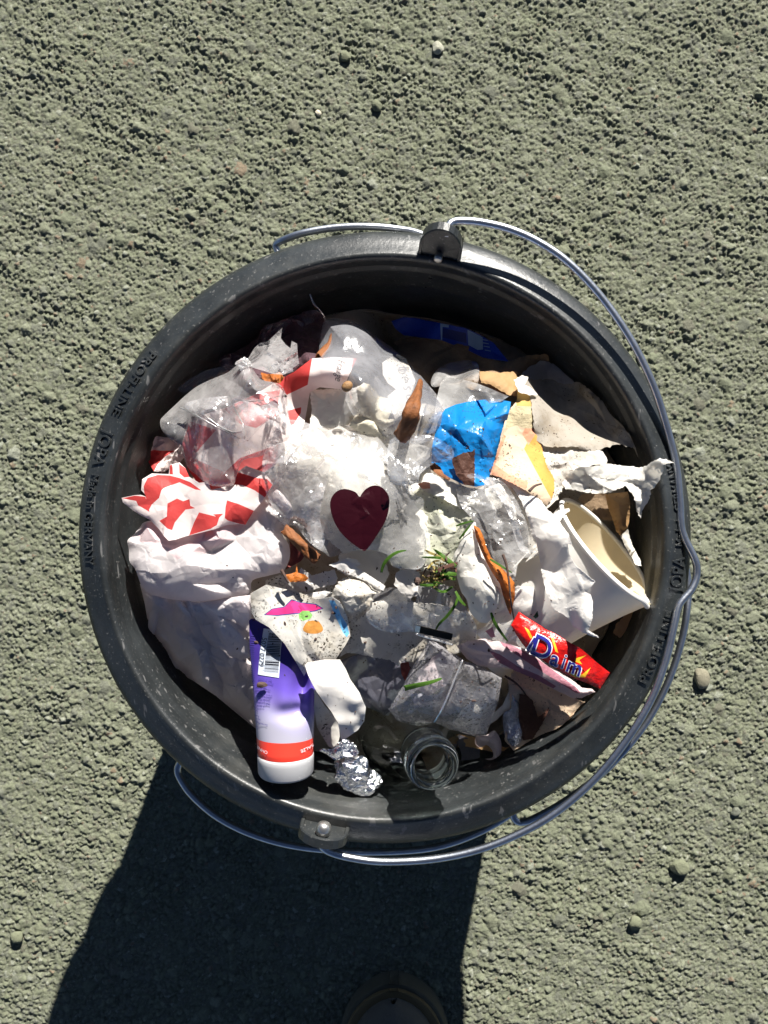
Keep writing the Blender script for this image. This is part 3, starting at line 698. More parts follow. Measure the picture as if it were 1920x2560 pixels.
# ---- blue wrapper and kraft layer in shade at top
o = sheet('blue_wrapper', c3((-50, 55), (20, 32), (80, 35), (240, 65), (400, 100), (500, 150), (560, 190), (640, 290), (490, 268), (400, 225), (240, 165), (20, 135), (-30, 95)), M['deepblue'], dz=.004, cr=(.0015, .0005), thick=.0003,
      paint=[(M['paleblue'], c3((238, 66), (290, 76), (288, 92), (252, 88), (250, 165), (243, 165))), (M['paleblue'], c3((400, 105), (490, 150), (492, 222), (460, 225), (405, 195))), (M['navy'], c3((255, 95), (390, 125), (395, 185), (250, 150)))],
      label='dark blue wrapper with pale patches tucked in the shade under the top rim', cat='wrapper')
z1 = o_z[o.name]
for i, (x, y) in enumerate(c3((500, 165), (506, 185), (512, 205), (518, 228))): decal_text('I', x, y, 1.75, 22, z1, M['paleblue'], o)
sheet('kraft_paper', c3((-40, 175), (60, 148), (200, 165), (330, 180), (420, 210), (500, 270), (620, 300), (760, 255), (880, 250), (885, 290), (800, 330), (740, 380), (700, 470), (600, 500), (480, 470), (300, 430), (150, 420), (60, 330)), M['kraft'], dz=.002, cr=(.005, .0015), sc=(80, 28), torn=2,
      label='torn brown kraft paper lying in shade below the blue wrapper', cat='paper')
sheet('paper_scrap', c3((470, 350), (600, 360), (690, 350), (700, 440), (690, 500), (640, 490), (540, 430), (480, 420)), M['tan'], dz=.010, cr=(.003, .001), torn=1.5, label='tan paper scrap in half shade above the bright blue plastic', cat='paper')
# ---- grey tissue upper right
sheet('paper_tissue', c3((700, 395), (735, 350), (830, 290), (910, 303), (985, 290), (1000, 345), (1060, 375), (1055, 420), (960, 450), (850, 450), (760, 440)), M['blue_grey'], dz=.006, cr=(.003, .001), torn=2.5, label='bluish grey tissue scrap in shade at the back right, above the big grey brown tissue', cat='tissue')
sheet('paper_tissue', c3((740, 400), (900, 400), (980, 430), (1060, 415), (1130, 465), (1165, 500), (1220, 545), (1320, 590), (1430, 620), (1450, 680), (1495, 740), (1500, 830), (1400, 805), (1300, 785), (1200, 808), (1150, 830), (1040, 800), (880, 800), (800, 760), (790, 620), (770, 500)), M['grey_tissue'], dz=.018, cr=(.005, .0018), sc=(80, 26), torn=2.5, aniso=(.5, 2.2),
      label='large grey brown tissue with a ragged edge in the shade at the right', cat='tissue')
# ---- red and white striped paper, upper sheet with handwriting
o = sheet('striped_paper', [(892, 896), (835, 893), (780, 896), (735, 930), (700, 948), (640, 985), (560, 1020), (470, 1050), (455, 1110), (468, 1170), (505, 1225), (560, 1235), (640, 1195), (720, 1140), (760, 1062), (775, 980), (800, 968), (856, 974), (874, 935)], M['stripe_white'], dz=.006, cr=(.003, .0006), sc=(110, 34), curl=(.001, 8), curlup=[(845, 925, 50, .027), (770, 940, 40, .008)],
      paint=[(M['red'], [(780, 896), (769, 962), (717, 987), (690, 960), (700, 946), (735, 929)]), (M['red'], [(718, 1027), (753, 1018), (752, 1032), (735, 1060), (727, 1064)]), (M['red'], [(884, 895), (893, 897), (880, 920)]),
             (M['pinkred'], [(475, 1053), (540, 1075), (500, 1120), (468, 1160), (455, 1110)]), (M['pinkred'], [(560, 1022), (640, 985), (700, 975), (690, 1040), (640, 1070), (600, 1060)]), (M['pinkred'], [(600, 1145), (700, 1110), (690, 1160), (640, 1195), (560, 1235), (520, 1220)]), (M['red'], [(470, 1140), (560, 1180), (520, 1230), (490, 1215), (468, 1170)])],
      label='red and white striped paper bag with a handwritten note on its raised white flap', cat='paper bag')
decal_text('Frange', 849, 925, PI / 2 + .13, 27, o_z[o.name], M['greyink'], o, 'handwriting', shear=.35, stretch=.75)
# ---- large round-edged clear bag (top centre)
o = sheet('clear_bag', [(806, 815), (822, 797), (873, 800), (915, 822), (951, 849), (985, 872), (1011, 898), (1042, 928), (1072, 963), (1098, 995), (1118, 1030), (1100, 1085), (1040, 1110), (960, 1100), (880, 1040), (850, 960), (800, 900)], M['film_grey'], dz=.014, cr=(.0015, .0007), sc=(90, 30), bulge=(.014, 26), curl=(.002, 6), smooth=True, thick=0,
      label='clear bluish plastic bag with a round puffed edge at the top centre', cat='plastic bag')
sheet('paper_label', c2((915, 420), (960, 390), (1040, 350), (1110, 385), (1150, 470), (1190, 570), (1150, 690), (1110, 830), (1020, 890), (985, 790), (960, 700), (1030, 640), (960, 590), (920, 520)), M['white_d'], dz=.018, cr=(.002, .0008), sc=(60, 22), label='pale paper strip with black handwriting inside the big clear bag', cat='paper')
zz = lambda x, y: heap(x, y) + .034
ol = bpy.data.objects['paper_label']; oz = o_z['paper_label']
decal_text('b e s u:', 1018, 958, PI / 2 - .25, 40, lambda x, y: oz(x, y) , M['greyink'], ol, 'handwriting', lift=.0009, shear=.3, stretch=.8)
# ---- small things there
rolled([(832, 836, .022), (826, 856, .022), (815, 872, .020), (797, 895, .012)], lambda t: 5 + 5 * t, M['leaf'], 'dry_leaf', 'small rusty brown curled leaf poking up above the handwritten flap', group=None, seed=3)
sheet('dry_leaf', c1((1235, 500), (1300, 515), (1390, 500), (1430, 540), (1400, 590), (1340, 590), (1290, 580), (1245, 555)), M['leaf_o'], dz=.018, cr=(.003, .001), sc=(30, 12), torn=1.5, label='orange leaf fragment beside the crisp tail of the tied bag', cat='leaf')
# ---- tissues, centre top
sheet('paper_tissue', c2((310, 640), (500, 640), (640, 640), (760, 600), (830, 620), (880, 700), (860, 800), (740, 860), (640, 930), (620, 960), (310, 960), (330, 800)), M['tissue'], dz=.012, cr=(.0028, .0012), sc=(60, 20), torn=1.5, bulge=(.003, 20), label='soft white tissue just under the handwritten flap', cat='tissue')
sheet('paper_tissue', c2((700, 640), (760, 585), (810, 600), (860, 650), (890, 700), (980, 720), (998, 800), (960, 890), (1045, 880), (1010, 930), (950, 960), (960, 1060), (780, 1060), (640, 940), (680, 870), (740, 800), (710, 720)), M['cream'], dz=.018, cr=(.003, .0014), sc=(46, 18), torn=1, bulge=(.005, 22), label='lumpy cream tissue beside the pale strip of paper, with a small twisted tip', cat='tissue')
def ball(px, py, r, mat, name, label, cat, dz):
    bm = bmesh.new(); bmesh.ops.create_uvsphere(bm, u_segments=24, v_segments=16, radius=r); q = W(px, py, float(heap(px, py)) + dz)
    for v in bm.verts: v.co.z *= .85; v.co += Vector((math.sin(v.co.y * 900), math.sin(v.co.x * 800), 0)) * r * .06
    me = bpy.data.meshes.new(name); bm.to_mesh(me); bm.free(); me.transform(Matrix.Translation(q)); me.materials.append(mat); me.polygons.foreach_set('use_smooth', np.ones(len(me.polygons), bool))
    return tag(link(name, me), label, cat)
ball(868, 966, .0027, M['nut'], 'nut', 'small round brown nut resting on white tissue by the handwritten flap', 'nut', .027)
rolled([(1051, 952, .034), (1043, 985, .036), (1033, 1020, .036), (1022, 1055, .032), (1005, 1092, .026)], lambda t: 5 + 15 * min(1, t * 1.6) * (1 - .1 * t), M['leaf'], 'dry_leaf', 'long rolled brown leaf standing between the pale strip and the bright blue plastic', arc=5.0, turn=.5, seed=8)
# ---- grey film container corner by blue bag
sheet('clear_plastic', c3((185, 400), (225, 335), (300, 300), (400, 285), (455, 300), (470, 345), (462, 420), (430, 430), (300, 400), (230, 440), (190, 440)), M['film_m'], dz=.012, cr=(.003, .001), sc=(40, 16), bulge=(.006, 12), smooth=True, thick=0, label='cloudy clear plastic cap half shaded behind the bright blue plastic', cat='plastic')
sheet('paper_wrapper', c3((240, 420), (290, 362), (360, 395), (450, 420), (540, 455), (645, 500), (600, 530), (420, 560), (290, 590), (240, 600), (200, 640), (215, 520)), M['film_m'], dz=.016, cr=(.003, .0012), sc=(50, 20), thick=0, label='greasy see through wrapper with a pointed top, just above the bright blue plastic', cat='wrapper')
sheet('paper_scrap', c3((675, 400), (730, 375), (760, 385), (740, 430), (790, 460), (815, 490), (770, 495), (700, 470), (690, 440)), M['tissue'], dz=.024, cr=(.003, .001), sc=(30, 12), torn=1.5, label='small pale torn scrap above the ochre tip of the printed card', cat='paper')
# ---- right: torn tissues
sheet('paper_tissue', c3((800, 650), (870, 640), (950, 650), (960, 740), (1080, 750), (1150, 715), (1180, 738), (1172, 800), (1222, 860), (1225, 900), (1130, 910), (1060, 920), (1000, 965), (960, 1050), (940, 1110), (870, 1165), (820, 1100), (800, 900)), M['tissue_d'], dz=.014, cr=(.004, .0016), sc=(60, 22), torn=3, curlup=[(1485, 1085, 26, .005)], label='torn stained white tissue lying to the right of the printed card', cat='tissue')
sheet('paper_tissue', c3((960, 1010), (1000, 955), (1060, 920), (1150, 915), (1230, 900), (1300, 905), (1350, 915), (1440, 920), (1540, 865), (1600, 880), (1625, 895), (1560, 905), (1552, 960), (1535, 1000), (1495, 1060), (1470, 1120), (1440, 1170), (1425, 1225), (1400, 1170), (1385, 1090), (1340, 1030), (1240, 1070), (1150, 1075), (1060, 1060), (980, 1050)), M['tissue'], dz=.020, cr=(.004, .0018), sc=(60, 20), torn=2, z=None, aniso=(.4, 2), curlup=[(1650, 1150, 40, .022)],
      label='crinkled white tissue reaching to the right rim, with a long hanging point', cat='tissue')
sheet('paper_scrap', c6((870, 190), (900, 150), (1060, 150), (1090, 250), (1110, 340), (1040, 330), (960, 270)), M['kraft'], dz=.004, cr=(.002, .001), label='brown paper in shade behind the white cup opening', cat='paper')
sheet('paper_scrap', c6((1060, 150), (1140, 145), (1215, 135), (1232, 200), (1228, 310), (1215, 380), (1165, 440), (1135, 410), (1110, 330), (1080, 250)), M['tan'], dz=.012, cr=(.0025, .0008), sc=(40, 18), torn=1, bulge=(.003, 12), label='tan paper strip hanging under the white tissue at the right of the cup', cat='paper')
sheet('paper_scrap', c6((1165, 440), (1215, 395), (1245, 500), (1275, 560), (1300, 600), (1310, 650), (1270, 640), (1200, 520)), M['tissue'], dz=.006, cr=(.002, .001), torn=1, label='narrow white scrap wedged between the cup and the right wall of the bucket', cat='paper')
# ---- printed card
o = sheet('printed_card', c3((700, 450), (730, 435), (770, 480), (780, 560), (805, 575), (818, 620), (815, 680), (850, 850), (880, 930), (912, 985), (915, 1050), (900, 1110), (868, 1145), (760, 1065), (600, 980), (530, 962), (570, 850), (600, 730), (640, 590), (690, 530)), M['peach'], dz=.016, cr=(.0018, .0006), sc=(90, 30), torn=1.2,
      paint=[(M['ochre'], c3((695, 445), (730, 430), (775, 480), (782, 560), (690, 555), (688, 520))), (M['fuzz'], c3((688, 555), (782, 560), (808, 575), (822, 690), (740, 690), (690, 672), (625, 690), (640, 590))),
             (M['salmon'], c3((612, 725), (630, 735), (590, 830), (545, 960), (525, 962), (570, 850))), (M['orange'], c3((818, 690), (855, 850), (915, 985), (918, 1060), (900, 1112), (865, 1050), (800, 930), (735, 810), (770, 740))), (M['salmon'], c3((740, 690), (822, 690), (790, 745), (760, 790), (725, 720))), (M['salmon'], c3((560, 900), (640, 960), (760, 1010), (745, 1050), (600, 985), (535, 962)))],
      label='torn peach and orange card with a frayed ochre top beside the bright blue plastic', cat='card')
stick(c3_ := [(p[0], p[1], .022) for p in c3((765, 1062), (800, 1030), (840, 1018))], .0008, M['twig'], 'twig', None, 'short dark twig on the lower end of the peach printed card', 'twig')
# ---- bright blue plastic
o = sheet('blue_plastic', c3((250, 600), (268, 575), (330, 548), (420, 528), (540, 515), (600, 520), (657, 532), (652, 570), (620, 700), (590, 790), (560, 885), (525, 985), (505, 1025), (450, 1035), (370, 1020), (250, 960), (185, 900), (190, 800), (205, 730), (225, 650)), M['blue'], dz=.018, cr=(.0065, .0016), sc=(56, 24), bulge=(.001, 14), aniso=(1.1, 1.7),
      label='bright blue crumpled plastic packet speckled with dirt, left of the printed card', cat='packet')
oz = o_z[o.name]
sheet('dry_leaf', c3((305, 870), (340, 850), (375, 832), (420, 830), (447, 812), (440, 860), (443, 920), (440, 1032), (380, 1022), (330, 960)), M['leaf_d'], zf=lambda x, y: oz(x, y) + .003, torn=1.5, label='dark reddish brown leaf piece lying on the bright blue plastic', cat='leaf')
sheet('dry_leaf', c3((175, 895), (205, 895), (240, 920), (260, 960), (300, 985), (290, 1000), (230, 970), (180, 930)), M['leaf'], dz=.026, cr=(.002, .001), sc=(24, 10), label='narrow tan leaf strip at the lower left corner of the bright blue plastic', cat='leaf')
sheet('clear_film', c3((-60, 760), (100, 735), (180, 730), (280, 780), (320, 830), (300, 880), (200, 900), (120, 960), (95, 1020), (-60, 1000)), M['film'], dz=.030, cr=(.004, .0015), sc=(50, 18), thick=0, smooth=True, label='clear film lapping over the left corner of the bright blue plastic', cat='plastic film')

# ---- lower base tissues of the lit centre
sheet('paper_tissue', c5((1200, 130), (1400, 120), (1520, 210), (1660, 390), (1700, 520), (1580, 600), (1530, 760), (1230, 830), (1100, 800), (980, 770), (940, 680), (830, 620), (900, 500), (1050, 300)), M['green_tissue'], dz=.010, cr=(.0035, .0014), sc=(70, 22), torn=2, label='wide pale greenish tissue right of the dark heart', cat='tissue')
sheet('paper_tissue', c3((110, 1040), (150, 960), (180, 950), (260, 990), (400, 1040), (500, 1050), (600, 1010), (640, 1080), (600, 1160), (420, 1200), (260, 1110), (140, 1060)), M['tissue'], dz=.014, cr=(.003, .0014), sc=(50, 20), torn=1.5, label='thin white tissue fold just below the bright blue plastic', cat='tissue')
sheet('orange_scrap', c3((105, 1020), (140, 1005), (175, 1010), (180, 1045), (130, 1048)), M['salmon'], dz=.019, cr=(.001, 0), label='small orange paper corner below the left end of the blue plastic', cat='paper')
sheet('white_sheet', c5((560, 680), (620, 655), (740, 650), (900, 690), (960, 800), (975, 850), (930, 930), (900, 1000), (700, 900), (540, 820)), M['white'], dz=.006, cr=(.0018, .0006), sc=(70, 24), torn=2, label='smooth pale paper directly below the point of the dark heart', cat='paper')
sheet('paper_scrap', c5((470, 770), (560, 740), (620, 712), (700, 725), (745, 770), (690, 782), (780, 840), (860, 890), (940, 945), (925, 985), (830, 930), (720, 880), (610, 840), (540, 800)), M['white'], dz=.014, cr=(.002, .0006), sc=(40, 18), torn=1, curlup=[(865, 1405, 22, .003)], label='bright white torn strip slanting below the dark heart', cat='paper')
sheet('paper_scrap', c5((240, 790), (330, 860), (420, 830), (520, 810), (545, 880), (520, 930), (400, 960), (280, 990), (200, 940)), M['white'], dz=.010, cr=(.003, .001), sc=(40, 16), torn=1.5, label='bright white torn scrap to the right of the orange leaf', cat='paper')
sheet('paper_scrap', c5((250, 1030), (340, 1000), (440, 985), (500, 1000), (420, 1050), (300, 1060)), M['white'], dz=.016, cr=(.002, .001), sc=(30, 14), label='small white fold just above the pink print', cat='paper')
sheet('soiled_paper', c5((-50, 900), (60, 850), (130, 880), (300, 870), (420, 900), (520, 960), (500, 1060), (340, 1090), (160, 1060), (110, 1140), (-20, 1130), (-70, 1010)), M['white_d'], dz=.006, cr=(.003, .001), sc=(60, 22), torn=2, label='soiled white paper under the orange leaf, against the white bag', cat='paper')
sheet('paper_tissue', c5((520, 960), (560, 900), (640, 860), (760, 900), (830, 960), (900, 1000), (840, 1050), (830, 1120), (760, 1190), (690, 1230), (600, 1190), (520, 1100), (490, 1030)), M['tissue_d'], dz=.014, cr=(.004, .0014), sc=(42, 16), torn=2, bulge=(.004, 16), label='crumpled dirty white tissue right of the pink print', cat='tissue')
sheet('paper_scrap', c5((1020, 870), (1060, 800), (1180, 810), (1230, 850), (1210, 950), (1220, 1010), (1150, 1060), (1060, 990), (1010, 930)), M['white'], dz=.008, cr=(.0025, .0008), sc=(50, 20), torn=2.5, label='white torn paper just left of the grass tuft', cat='paper')
sheet('clear_film', c5((780, 1180), (850, 1020), (960, 960), (1060, 980), (1180, 1080), (1200, 1020), (1240, 930), (1500, 960), (1640, 1180), (1700, 1300), (1660, 1500), (1500, 1420), (1200, 1330), (1000, 1330), (850, 1290)), M['film_m'], dz=.014, cr=(.002, .0008), sc=(80, 18), aniso=(1.3, 2.5), thick=0, smooth=True, label='shiny clear film wrinkled in fine parallel lines below the grass tuft', cat='plastic film')
sheet('soiled_paper', c5((640, 1210), (830, 1080), (960, 1060), (1150, 1080), (1400, 1100), (1640, 1180), (1700, 1400), (1560, 1500), (1300, 1540), (1240, 1560), (1180, 1580), (1090, 1565), (1045, 1610), (980, 1560), (760, 1520), (620, 1500), (560, 1540), (600, 1400)), M['white_d'], dz=.004, cr=(.003, .001), sc=(90, 26), torn=1.5, label='wide dirt speckled white paper across the lower middle of the heap', cat='paper')
ob = sheet('black_label', c5((1195, 1272), (1240, 1282), (1500, 1345), (1490, 1398), (1180, 1326)), M['black_strip'], dz=.028, cr=(.0006, .0003), sc=(40, 14), curl=(0, 1), thick=.0004, paint=[(M['bolt'], c5((1192, 1272), (1232, 1282), (1222, 1334), (1182, 1326)))], label='short shiny black strip with a silver end on the clear film', cat='strip')

# ---- cartoon free printed paper
o = sheet('printed_paper', [(626, 1484), (665, 1462), (700, 1470), (745, 1480), (790, 1498), (830, 1492), (850, 1505), (868, 1540), (876, 1590), (862, 1616), (838, 1650), (808, 1652), (782, 1654), (760, 1690), (738, 1652), (712, 1610), (672, 1568), (640, 1550), (628, 1530)], M['white_d'], dz=.018, cr=(.0020, .0006), sc=(90, 30), curl=(.001, 10),
      paint=[(M['inkblue'], k1((330, 238), (415, 172), (540, 152), (615, 76), (625, 78), (720, 108), (870, 122), (950, 170), (870, 200), (700, 224), (470, 248))), (M['pink'], k1((350, 232), (420, 180), (545, 160), (620, 88), (720, 118), (860, 132), (930, 168), (860, 190), (700, 212), (470, 236))),
             (M['cyan'], k1((1005, 85), (1060, 90), (1095, 150), (1130, 240), (1190, 330), (1215, 430), (1190, 470), (1150, 420), (1120, 350), (1070, 250), (1035, 160))),
             (M['orangeprint'], k1(*[(840 + (100 + 14 * math.sin(3 * a)) * math.cos(a), 365 + (78 + 9 * math.cos(2 * a)) * math.sin(a)) for a in np.linspace(0, 2 * PI, 20)[:-1]])),
             (M['leafprint'], k1((690, 230), (730, 195), (800, 195), (835, 240), (815, 275), (740, 300), (700, 280)))],
      label='dirty white printed paper with a pink streak and an orange above the purple tube', cat='paper')
zc_ = o_z[o.name]
# ---- clear tied bag
sheet('clear_film', c1((535, 635), (640, 560), (760, 490), (960, 440), (1060, 440), (900, 560), (700, 620), (590, 680)), M['film'], dz=.012, cr=(.002, .001), thick=0, label='dark thin film edge behind the tied clear bag', cat='plastic film')
tb = thing('tied_bag', 'clear cellophane bag tied in a knot with a crisp fanned tail, over the striped paper', 'plastic bag', tuple(W(600, 1050, -.01)))
sheet('bag_body', c1((400, 900), (440, 850), (520, 775), (600, 700), (700, 620), (820, 560), (960, 500), (1060, 430), (1150, 450), (1200, 520), (1250, 565), (1370, 590), (1425, 640), (1450, 720), (1468, 850), (1478, 1000), (1400, 1080), (1250, 1190), (1090, 1230), (1040, 1340), (1000, 1440), (855, 1445), (770, 1415), (700, 1350), (630, 1290), (560, 1130), (460, 1040), (410, 970)), M['film_w'], dz=.022, cr=(.006, .0012), sc=(90, 30), bulge=(.008, 22), aniso=(.9, 1.8), thick=0, smooth=True, parent=tb)
sheet('bag_fold', c1((600, 760), (900, 700), (1200, 720), (1440, 850), (1450, 960), (1300, 900), (1090, 1100), (1000, 1040), (850, 930), (700, 850)), M['film_w'], dz=.034, cr=(.005, .002), sc=(50, 18), thick=0, smooth=True, parent=tb)
for q in (((560, 790), (700, 860), (860, 950), (1060, 1050)), ((760, 850), (880, 940), (1000, 1000), (1085, 990)), ((1000, 760), (1050, 860), (1090, 940), (1100, 1060)), ((900, 700), (1150, 740), (1390, 700))):
    ribbon([(x, y, .032) for x, y in c1(*q)], 5, M['film_m'], 'crease', parent=tb, keel=-.0012)
sheet('bag_tail', c1((1130, 385), (1180, 300), (1225, 258), (1290, 245), (1340, 200), (1412, 128), (1400, 215), (1440, 270), (1480, 300), (1490, 240), (1535, 262), (1540, 340), (1552, 430), (1500, 465), (1505, 495), (1420, 520), (1340, 515), (1230, 480), (1160, 460)), M['film_w'], dz=.036, cr=(.007, .0025), sc=(34, 14), thick=0, parent=tb, aniso=(-.6, 2.4))
def foldball(px, py, z, rad, sq, mat, name, parent, seed, sub=5, nf=60, spread=.35, label=None, cat=None, rough=.05, fine=.06):
    rng = np.random.RandomState(seed); bm = bmesh.new(); bmesh.ops.create_icosphere(bm, subdivisions=sub, radius=1)
    nn = rng.normal(size=(nf, 3)); nn /= np.linalg.norm(nn, axis=1)[:, None]; dd = 1 - spread * rng.rand(nf)
    n2 = rng.normal(size=(140, 3)); n2 /= np.linalg.norm(n2, axis=1)[:, None]; h2 = rng.uniform(-1, 1, 140)
    v = np.array([tuple(x.co) for x in bm.verts]); v /= np.linalg.norm(v, axis=1)[:, None]; dt = v @ nn.T
    k = np.where(dt > .12, dd / np.maximum(dt, .12), 9).min(1); k = np.minimum(k, 1.15)
    d2 = v @ n2.T; i1 = d2.argsort(1)[:, -3:]; w = np.take_along_axis(d2, i1, 1) ** 40; k = k + fine * (w * h2[i1]).sum(1) / w.sum(1) + rng.uniform(-1, 1, len(k)) * rough * .1
    v = v * k[:, None] * np.array(sq) * rad; q = W(px, py, z)
    for a, b in zip(bm.verts, v): a.co = Vector(b) + q
    me = bpy.data.meshes.new(name); bm.to_mesh(me); bm.free(); me.materials.append(mat); me.polygons.foreach_set('use_smooth', np.zeros(len(me.polygons), bool))
    return tag(link(name, me, parent), label, cat)
foldball(614, 912, float(heap(614, 912)) + .034, .0066, (1.15, .8, .8), M['film_m'], 'knot', tb, 4, sub=5, nf=30, spread=.65, fine=.25)
# ---- crumpled red/white striped bag
sheet('striped_paper', c1((315, 1010), (380, 1030), (480, 1045), (590, 1110), (620, 1180), (560, 1250), (500, 1290), (420, 1330), (350, 1325), (300, 1240), (295, 1120)), M['stripe_white'], dz=-.006, cr=(.008, .003), sc=(34, 16), curl=(.003, 9), paint=[(M['red'], c1((295, 1140), (400, 1150), (520, 1150), (440, 1200), (380, 1260), (345, 1325), (300, 1240)))],
      label='shaded folded end of striped paper near the left wall of the bucket', cat='paper')
sp = thing('striped_bag', 'crumpled red and white striped paper bag at the left, resting on the white bag', 'paper bag', tuple(W(480, 1270, -.01)))
sheet('bag_sheet', c4_((80, 215), (190, 192), (240, 190), (285, 205), (262, 170), (242, 150), (250, 60), (330, 12), (470, 18), (480, -60), (560, -80), (610, -30), (640, 40), (720, 90), (800, 80), (820, 150), (900, 130), (1010, 100), (1040, 0), (1110, -50), (1260, 0), (1335, 95), (1270, 215), (1170, 330), (1105, 440), (1060, 432), (960, 440), (840, 478), (730, 505), (620, 530), (530, 560), (470, 570), (430, 530), (395, 480), (320, 400), (240, 360), (180, 322), (90, 252)), M['stripe_white'], dz=.022, cr=(.0042, .0008), sc=(66, 30), curl=(.002, 10), parent=sp,
      paint=[(M['red'], c4_((84, 218), (190, 196), (275, 205), (295, 250), (310, 330), (215, 275), (200, 240))), (M['red'], c4_((262, 120), (295, 50), (380, 24), (470, 28), (560, 50), (650, 85), (740, 152), (690, 145), (560, 85), (430, 132), (410, 150), (390, 215), (330, 270), (300, 325), (285, 225), (268, 175))),
             (M['red'], c4_((460, 262), (540, 220), (590, 243), (642, 224), (650, 280), (690, 300), (610, 312), (560, 370), (520, 420), (498, 482), (460, 470), (392, 405), (455, 370))), (M['red'], c4_((722, 335), (890, 377), (870, 440), (820, 470), (640, 525), (680, 420))),
             (M['red'], c4_((955, 235), (1060, 270), (1178, 322), (1110, 438), (1060, 430), (960, 402), (935, 382), (942, 290))), (M['red'], c4_((1038, 0), (1200, 50), (1285, 58), (1330, 105), (1268, 210), (1180, 150), (1080, 108), (1012, 102))), (M['red'], c4_((840, 352), (922, 346), (882, 386))), (M['red'], c4_((480, -55), (500, -60), (505, 20), (478, 18))), (M['red'], c4_((555, -70), (610, -30), (640, 40), (600, 45), (560, 10)))])
# ---- white plastic bag
wb = thing('white_bag', 'big crumpled white carrier bag filling the left side under the striped paper', 'plastic bag', tuple(W(480, 1450, -.04)))
sheet('bag_skirt', [(350, 1460), (362, 1510), (372, 1570), (380, 1605), (407, 1640), (431, 1676), (480, 1700), (540, 1740), (600, 1790), (650, 1830), (668, 1800), (655, 1700), (640, 1640), (636, 1560), (634, 1480), (560, 1450), (450, 1440)], M['bag'], dz=.000, cr=(.013, .0030), sc=(56, 26), curl=(.004, 12), bulge=(.008, 26), parent=wb, aniso=(1.0, 1.9))
sheet('bag_fold', c4_((500, 1010), (600, 1050), (720, 1060), (900, 1050), (1150, 1020), (1160, 1200), (1150, 1400), (1160, 1530), (1060, 1570), (950, 1530), (820, 1440), (700, 1330), (600, 1180), (530, 1090)), M['bag'], dz=.012, cr=(.011, .0030), sc=(56, 26), aniso=(1.0, 2.4), curl=(.003, 10), bulge=(.004, 16), parent=wb)
sheet('bag_fold', c4_((330, 1010), (450, 1040), (470, 1100), (430, 1180), (370, 1330), (330, 1350), (300, 1290), (310, 1180), (350, 1090)), M['bag'], dz=.008, cr=(.003, .001), sc=(40, 20), curl=(.003, 8), bulge=(.003, 10), smooth=True, parent=wb)
sheet('bag_body', c4_((300, 405), (230, 460), (180, 520), (128, 570), (140, 640), (145, 740), (190, 800), (220, 880), (255, 960), (330, 1020), (450, 1050), (620, 1070), (800, 1070), (1000, 1040), (1140, 1000), (1165, 900), (1300, 860), (1420, 820), (1475, 700), (1465, 600), (1410, 510), (1460, 440), (1500, 330), (1450, 200), (1340, 110), (1150, 200), (900, 300), (600, 380)), M['bag'], dz=.012, cr=(.0066, .0014), sc=(60, 28), curl=(.003, 12), bulge=(.007, 20), smooth=True, parent=wb,
      paint=[(M['bag_pink'], c4_((290, 420), (430, 410), (600, 400), (900, 330), (1180, 340), (1000, 560), (820, 640), (700, 720), (640, 665), (540, 730), (460, 650), (320, 630), (200, 560), (240, 470)))])
# ---- heart film, centre
sheet('paper_tissue', [(700, 1110), (780, 1080), (900, 1075), (1000, 1095), (1080, 1120), (1075, 1250), (1060, 1380), (960, 1400), (860, 1385), (800, 1330), (740, 1290), (690, 1220)], M['tissue'], dz=.009, cr=(.003, .001), sc=(90, 30), torn=1.5, label='broad white tissue beneath the film that carries the dark heart', cat='tissue')
o = sheet('clear_film', c2((380, 945), (620, 940), (780, 965), (930, 1000), (980, 1030), (1090, 1050), (1290, 1035), (1400, 1070), (1330, 1180), (1250, 1260), (1215, 1330), (1150, 1380), (1180, 1500), (1260, 1560), (1250, 1700), (1300, 1830), (1310, 1960), (1240, 2120), (1110, 2130), (1000, 2110), (950, 2010), (750, 1970), (500, 2030), (440, 2000), (330, 1930), (240, 1830), (180, 1770), (110, 1770), (30, 1700), (-20, 1580), (-60, 1400), (-70, 1200), (30, 1100), (200, 1000)), M['film_m'], dz=.017, cr=(.0028, .0009), sc=(100, 30), curl=(.004, 12), thick=0, smooth=True,
      label='big milky clear film over the middle of the heap, carrying the dark heart', cat='plastic film')
ozf = o_z[o.name]
hz = float(np.mean(ozf(np.array([860., 940, 900]), np.array([1270., 1270, 1330])))) 
H_ = smoothpoly(c5((725, 205), (690, 165), (600, 140), (525, 170), (482, 250), (500, 370), (560, 490), (650, 580), (720, 630), (770, 655), (820, 600), (880, 510), (940, 410), (970, 300), (968, 200), (915, 130), (845, 111), (780, 140), (745, 180)), 3)
sheet('heart_sticker', H_, M['heart'], zf=lambda x, y: np.maximum(.72 * (hz + .0034) + .28 * (ozf(x, y) + .001) + .0012 * np.abs(x - 905) / 60., ozf(x, y) + .0022), thick=.0006, label='flat dark maroon heart sticker on the clear film in the centre', cat='sticker')
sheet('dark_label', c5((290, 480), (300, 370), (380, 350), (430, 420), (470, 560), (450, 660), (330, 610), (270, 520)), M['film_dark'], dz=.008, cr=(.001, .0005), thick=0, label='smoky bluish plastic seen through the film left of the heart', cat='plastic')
sheet('clear_film', [(690, 1060), (740, 1050), (800, 1075), (830, 1130), (815, 1210), (800, 1290), (812, 1350), (795, 1372), (770, 1330), (742, 1300), (700, 1290), (668, 1240), (655, 1170), (665, 1110)], M['film_w'], dz=.026, cr=(.0045, .0018), sc=(36, 15), thick=0, smooth=True, label='glittering crumpled clear film between the striped bag and the dark heart', cat='plastic film')
